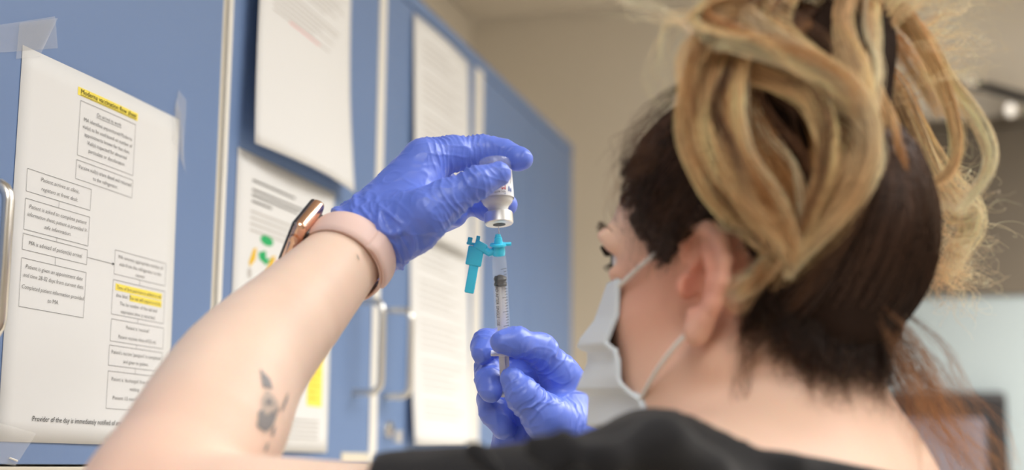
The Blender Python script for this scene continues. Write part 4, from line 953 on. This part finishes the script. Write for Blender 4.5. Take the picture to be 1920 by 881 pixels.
# stray wisps and frizz
ws = Hair()
def skin_at(x, y):
    o = Vector(EYE); d = (Vector(P(x, y, 1.))-o).normalized(); h = BVB.ray_cast(o, d)
    return .80 if h[0] is None else bearing(np.array(h[0]))[2]
def wisp(pts, n, spread, cols, **k): ws.lock(pts, n, [spread*.4, spread, spread*1.6, spread*2], cols, frizz=.004, flat=1., rad=.00013, ragged=.5, **k)
wisp([(1330, 90, .77), (1260, 40, .765), (1232, 110, .76), (1240, 170, .76), (1292, 210, .765)], 14, .003, [BM, BL, BL])
wisp([(1340, 60, .77), (1300, 20, .765), (1265, 90, .765), (1290, 190, .77)], 12, .004, [BM, BL, BL]); wisp([(1300, 30, .77), (1240, 30, .77), (1170, 5, .77), (1120, -30, .77)], 14, .004, [BM, BL, BL])
wisp([(1290, 150, .79), (1230, 200, .80), (1175, 260, .815), (1140, 330, .82)], 26, .004, [DK, BR, BR]); wisp([(1260, 190, .80), (1190, 260, .815), (1155, 340, .825), (1150, 400, .825)], 16, .004, [DK, BR, BD])
wisp([(1230, 300, .80), (1200, 380, .806), (1205, 450, .806), (1235, 500, .803)], 40, .006, [DK, DK, BR]); wisp([(1250, 260, .795), (1190, 330, .81), (1165, 400, .82), (1200, 440, .81)], 30, .005, [DK, BR, BR])
wisp([(1270, 420, .795), (1250, 440, .797), (1240, 480, .797), (1228, 510, .797)], 40, .004, [DK, DK, DK])
for k in range(46):
    x0, y0 = RNG.uniform(1640, 1760), RNG.uniform(-10, 200); L = RNG.uniform(50, 200); a = RNG.uniform(-.7, .5); d = RNG.uniform(.82, .88); b = RNG.uniform(-50, 50)
    wisp([(x0, y0, d), (x0+L*.5*math.cos(a)+b*.3, y0+L*.5*math.sin(a)-20, d), (x0+L*math.cos(a), y0+L*math.sin(a)+b*.5, d)], 5, .003, [BM, BL, BL])
for k in range(90):
    x0, y0 = RNG.uniform(1745, 1800), RNG.uniform(300, 540); L = RNG.uniform(30, 120); a = RNG.uniform(-.6, 1.5); d = RNG.uniform(.86, .92); b = RNG.uniform(-40, 40)
    wisp([(x0, y0, d), (x0+L*.5*math.cos(a)+b*.4, y0+L*.5*math.sin(a)+b*.3, d), (x0+L*math.cos(a), y0+L*math.sin(a), d)], 4, .004, [BM, BL, BL])
for k in range(40):                                        # loose strands at the nape
    x0, y0 = RNG.uniform(1600, 1690), RNG.uniform(540, 650); d = skin_at(min(x0, 1640), y0)+RNG.uniform(.0, .03); x1 = x0+RNG.uniform(20, 230); b = RNG.uniform(-30, 50); e = RNG.uniform(-.03, .04)
    wisp([(x0, y0, d), (x0+(x1-x0)*.4+b, y0+90, d+e*.4), ((x0+x1)/2+b*.6+40, y0+180, d+e), (x1+30, y0+280, d+e), (x1+60, y0+380, d+e)], RNG.integers(4, 11), .003, [BR, AU, lin(214, 156, 100)])
for pts in ([(1640, 640, .83), (1660, 700, .835), (1650, 790, .82), (1700, 860, .81), (1730, 900, .8)], [(1620, 620, .82), (1600, 680, .80), (1640, 760, .80), (1690, 860, .80)], [(1480, 600, .79), (1420, 640, .787), (1390, 700, .787), (1385, 780, .787), (1380, 840, .79)], [(1500, 620, .79), (1440, 660, .785), (1390, 690, .787)]):
    wisp(pts, 26, .003, [DK, BR, BD])
for k in range(120):                                       # short hairs below the nape hairline
    x0 = RNG.uniform(1400, 1665); y0 = np.interp(x0, [1400, 1480, 1560, 1660], [540, 600, 650, 660])+RNG.uniform(-40, 15); d0 = skin_at(x0, y0)-.006; x1 = x0+RNG.uniform(-30, 22); y1 = y0+RNG.uniform(50, 130)
    wisp([(x0, y0, d0), ((x0+x1)/2+RNG.uniform(-8, 8), (y0+y1)/2, skin_at((x0+x1)/2, (y0+y1)/2)-.004), (x1, y1, skin_at(x1, y1)-.002)], 14, .003, [DK, DK, BR])
for k in range(60):                                        # hairline at the temple
    t = RNG.uniform(0, 1); x0, y0 = np.interp(t, [0, .4, .7, 1], [1165, 1165, 1195, 1235]), np.interp(t, [0, .4, .7, 1], [300, 380, 440, 500]); x1, y1 = x0+RNG.uniform(50, 95), y0-RNG.uniform(40, 110)
    wisp([(x0, y0, skin_at(x0, y0)-.002), ((x0+x1)/2, (y0+y1)/2+8, skin_at((x0+x1)/2, (y0+y1)/2)-.009), (x1, y1, skin_at(x1, y1)-.012)], 9, .002, [DK, BR, BR])
ws.build('hair_wisps')['label'] = 'fine stray hairs around the head and nape'
tie = MB(); tt_ = (P(1600, 60, .83)-TIE); tt_ /= np.linalg.norm(tt_); e1 = np.cross(tt_, HF); e1 /= np.linalg.norm(e1); e2 = np.cross(tt_, e1)
tie.tube([TIE+tt_*.004+(e1*math.cos(a)+e2*math.sin(a))*.013 for a in np.linspace(0, 2*math.pi, 33)], .006, 10, False); tie.build('hair_tie', MT['hairtie'], person, True)
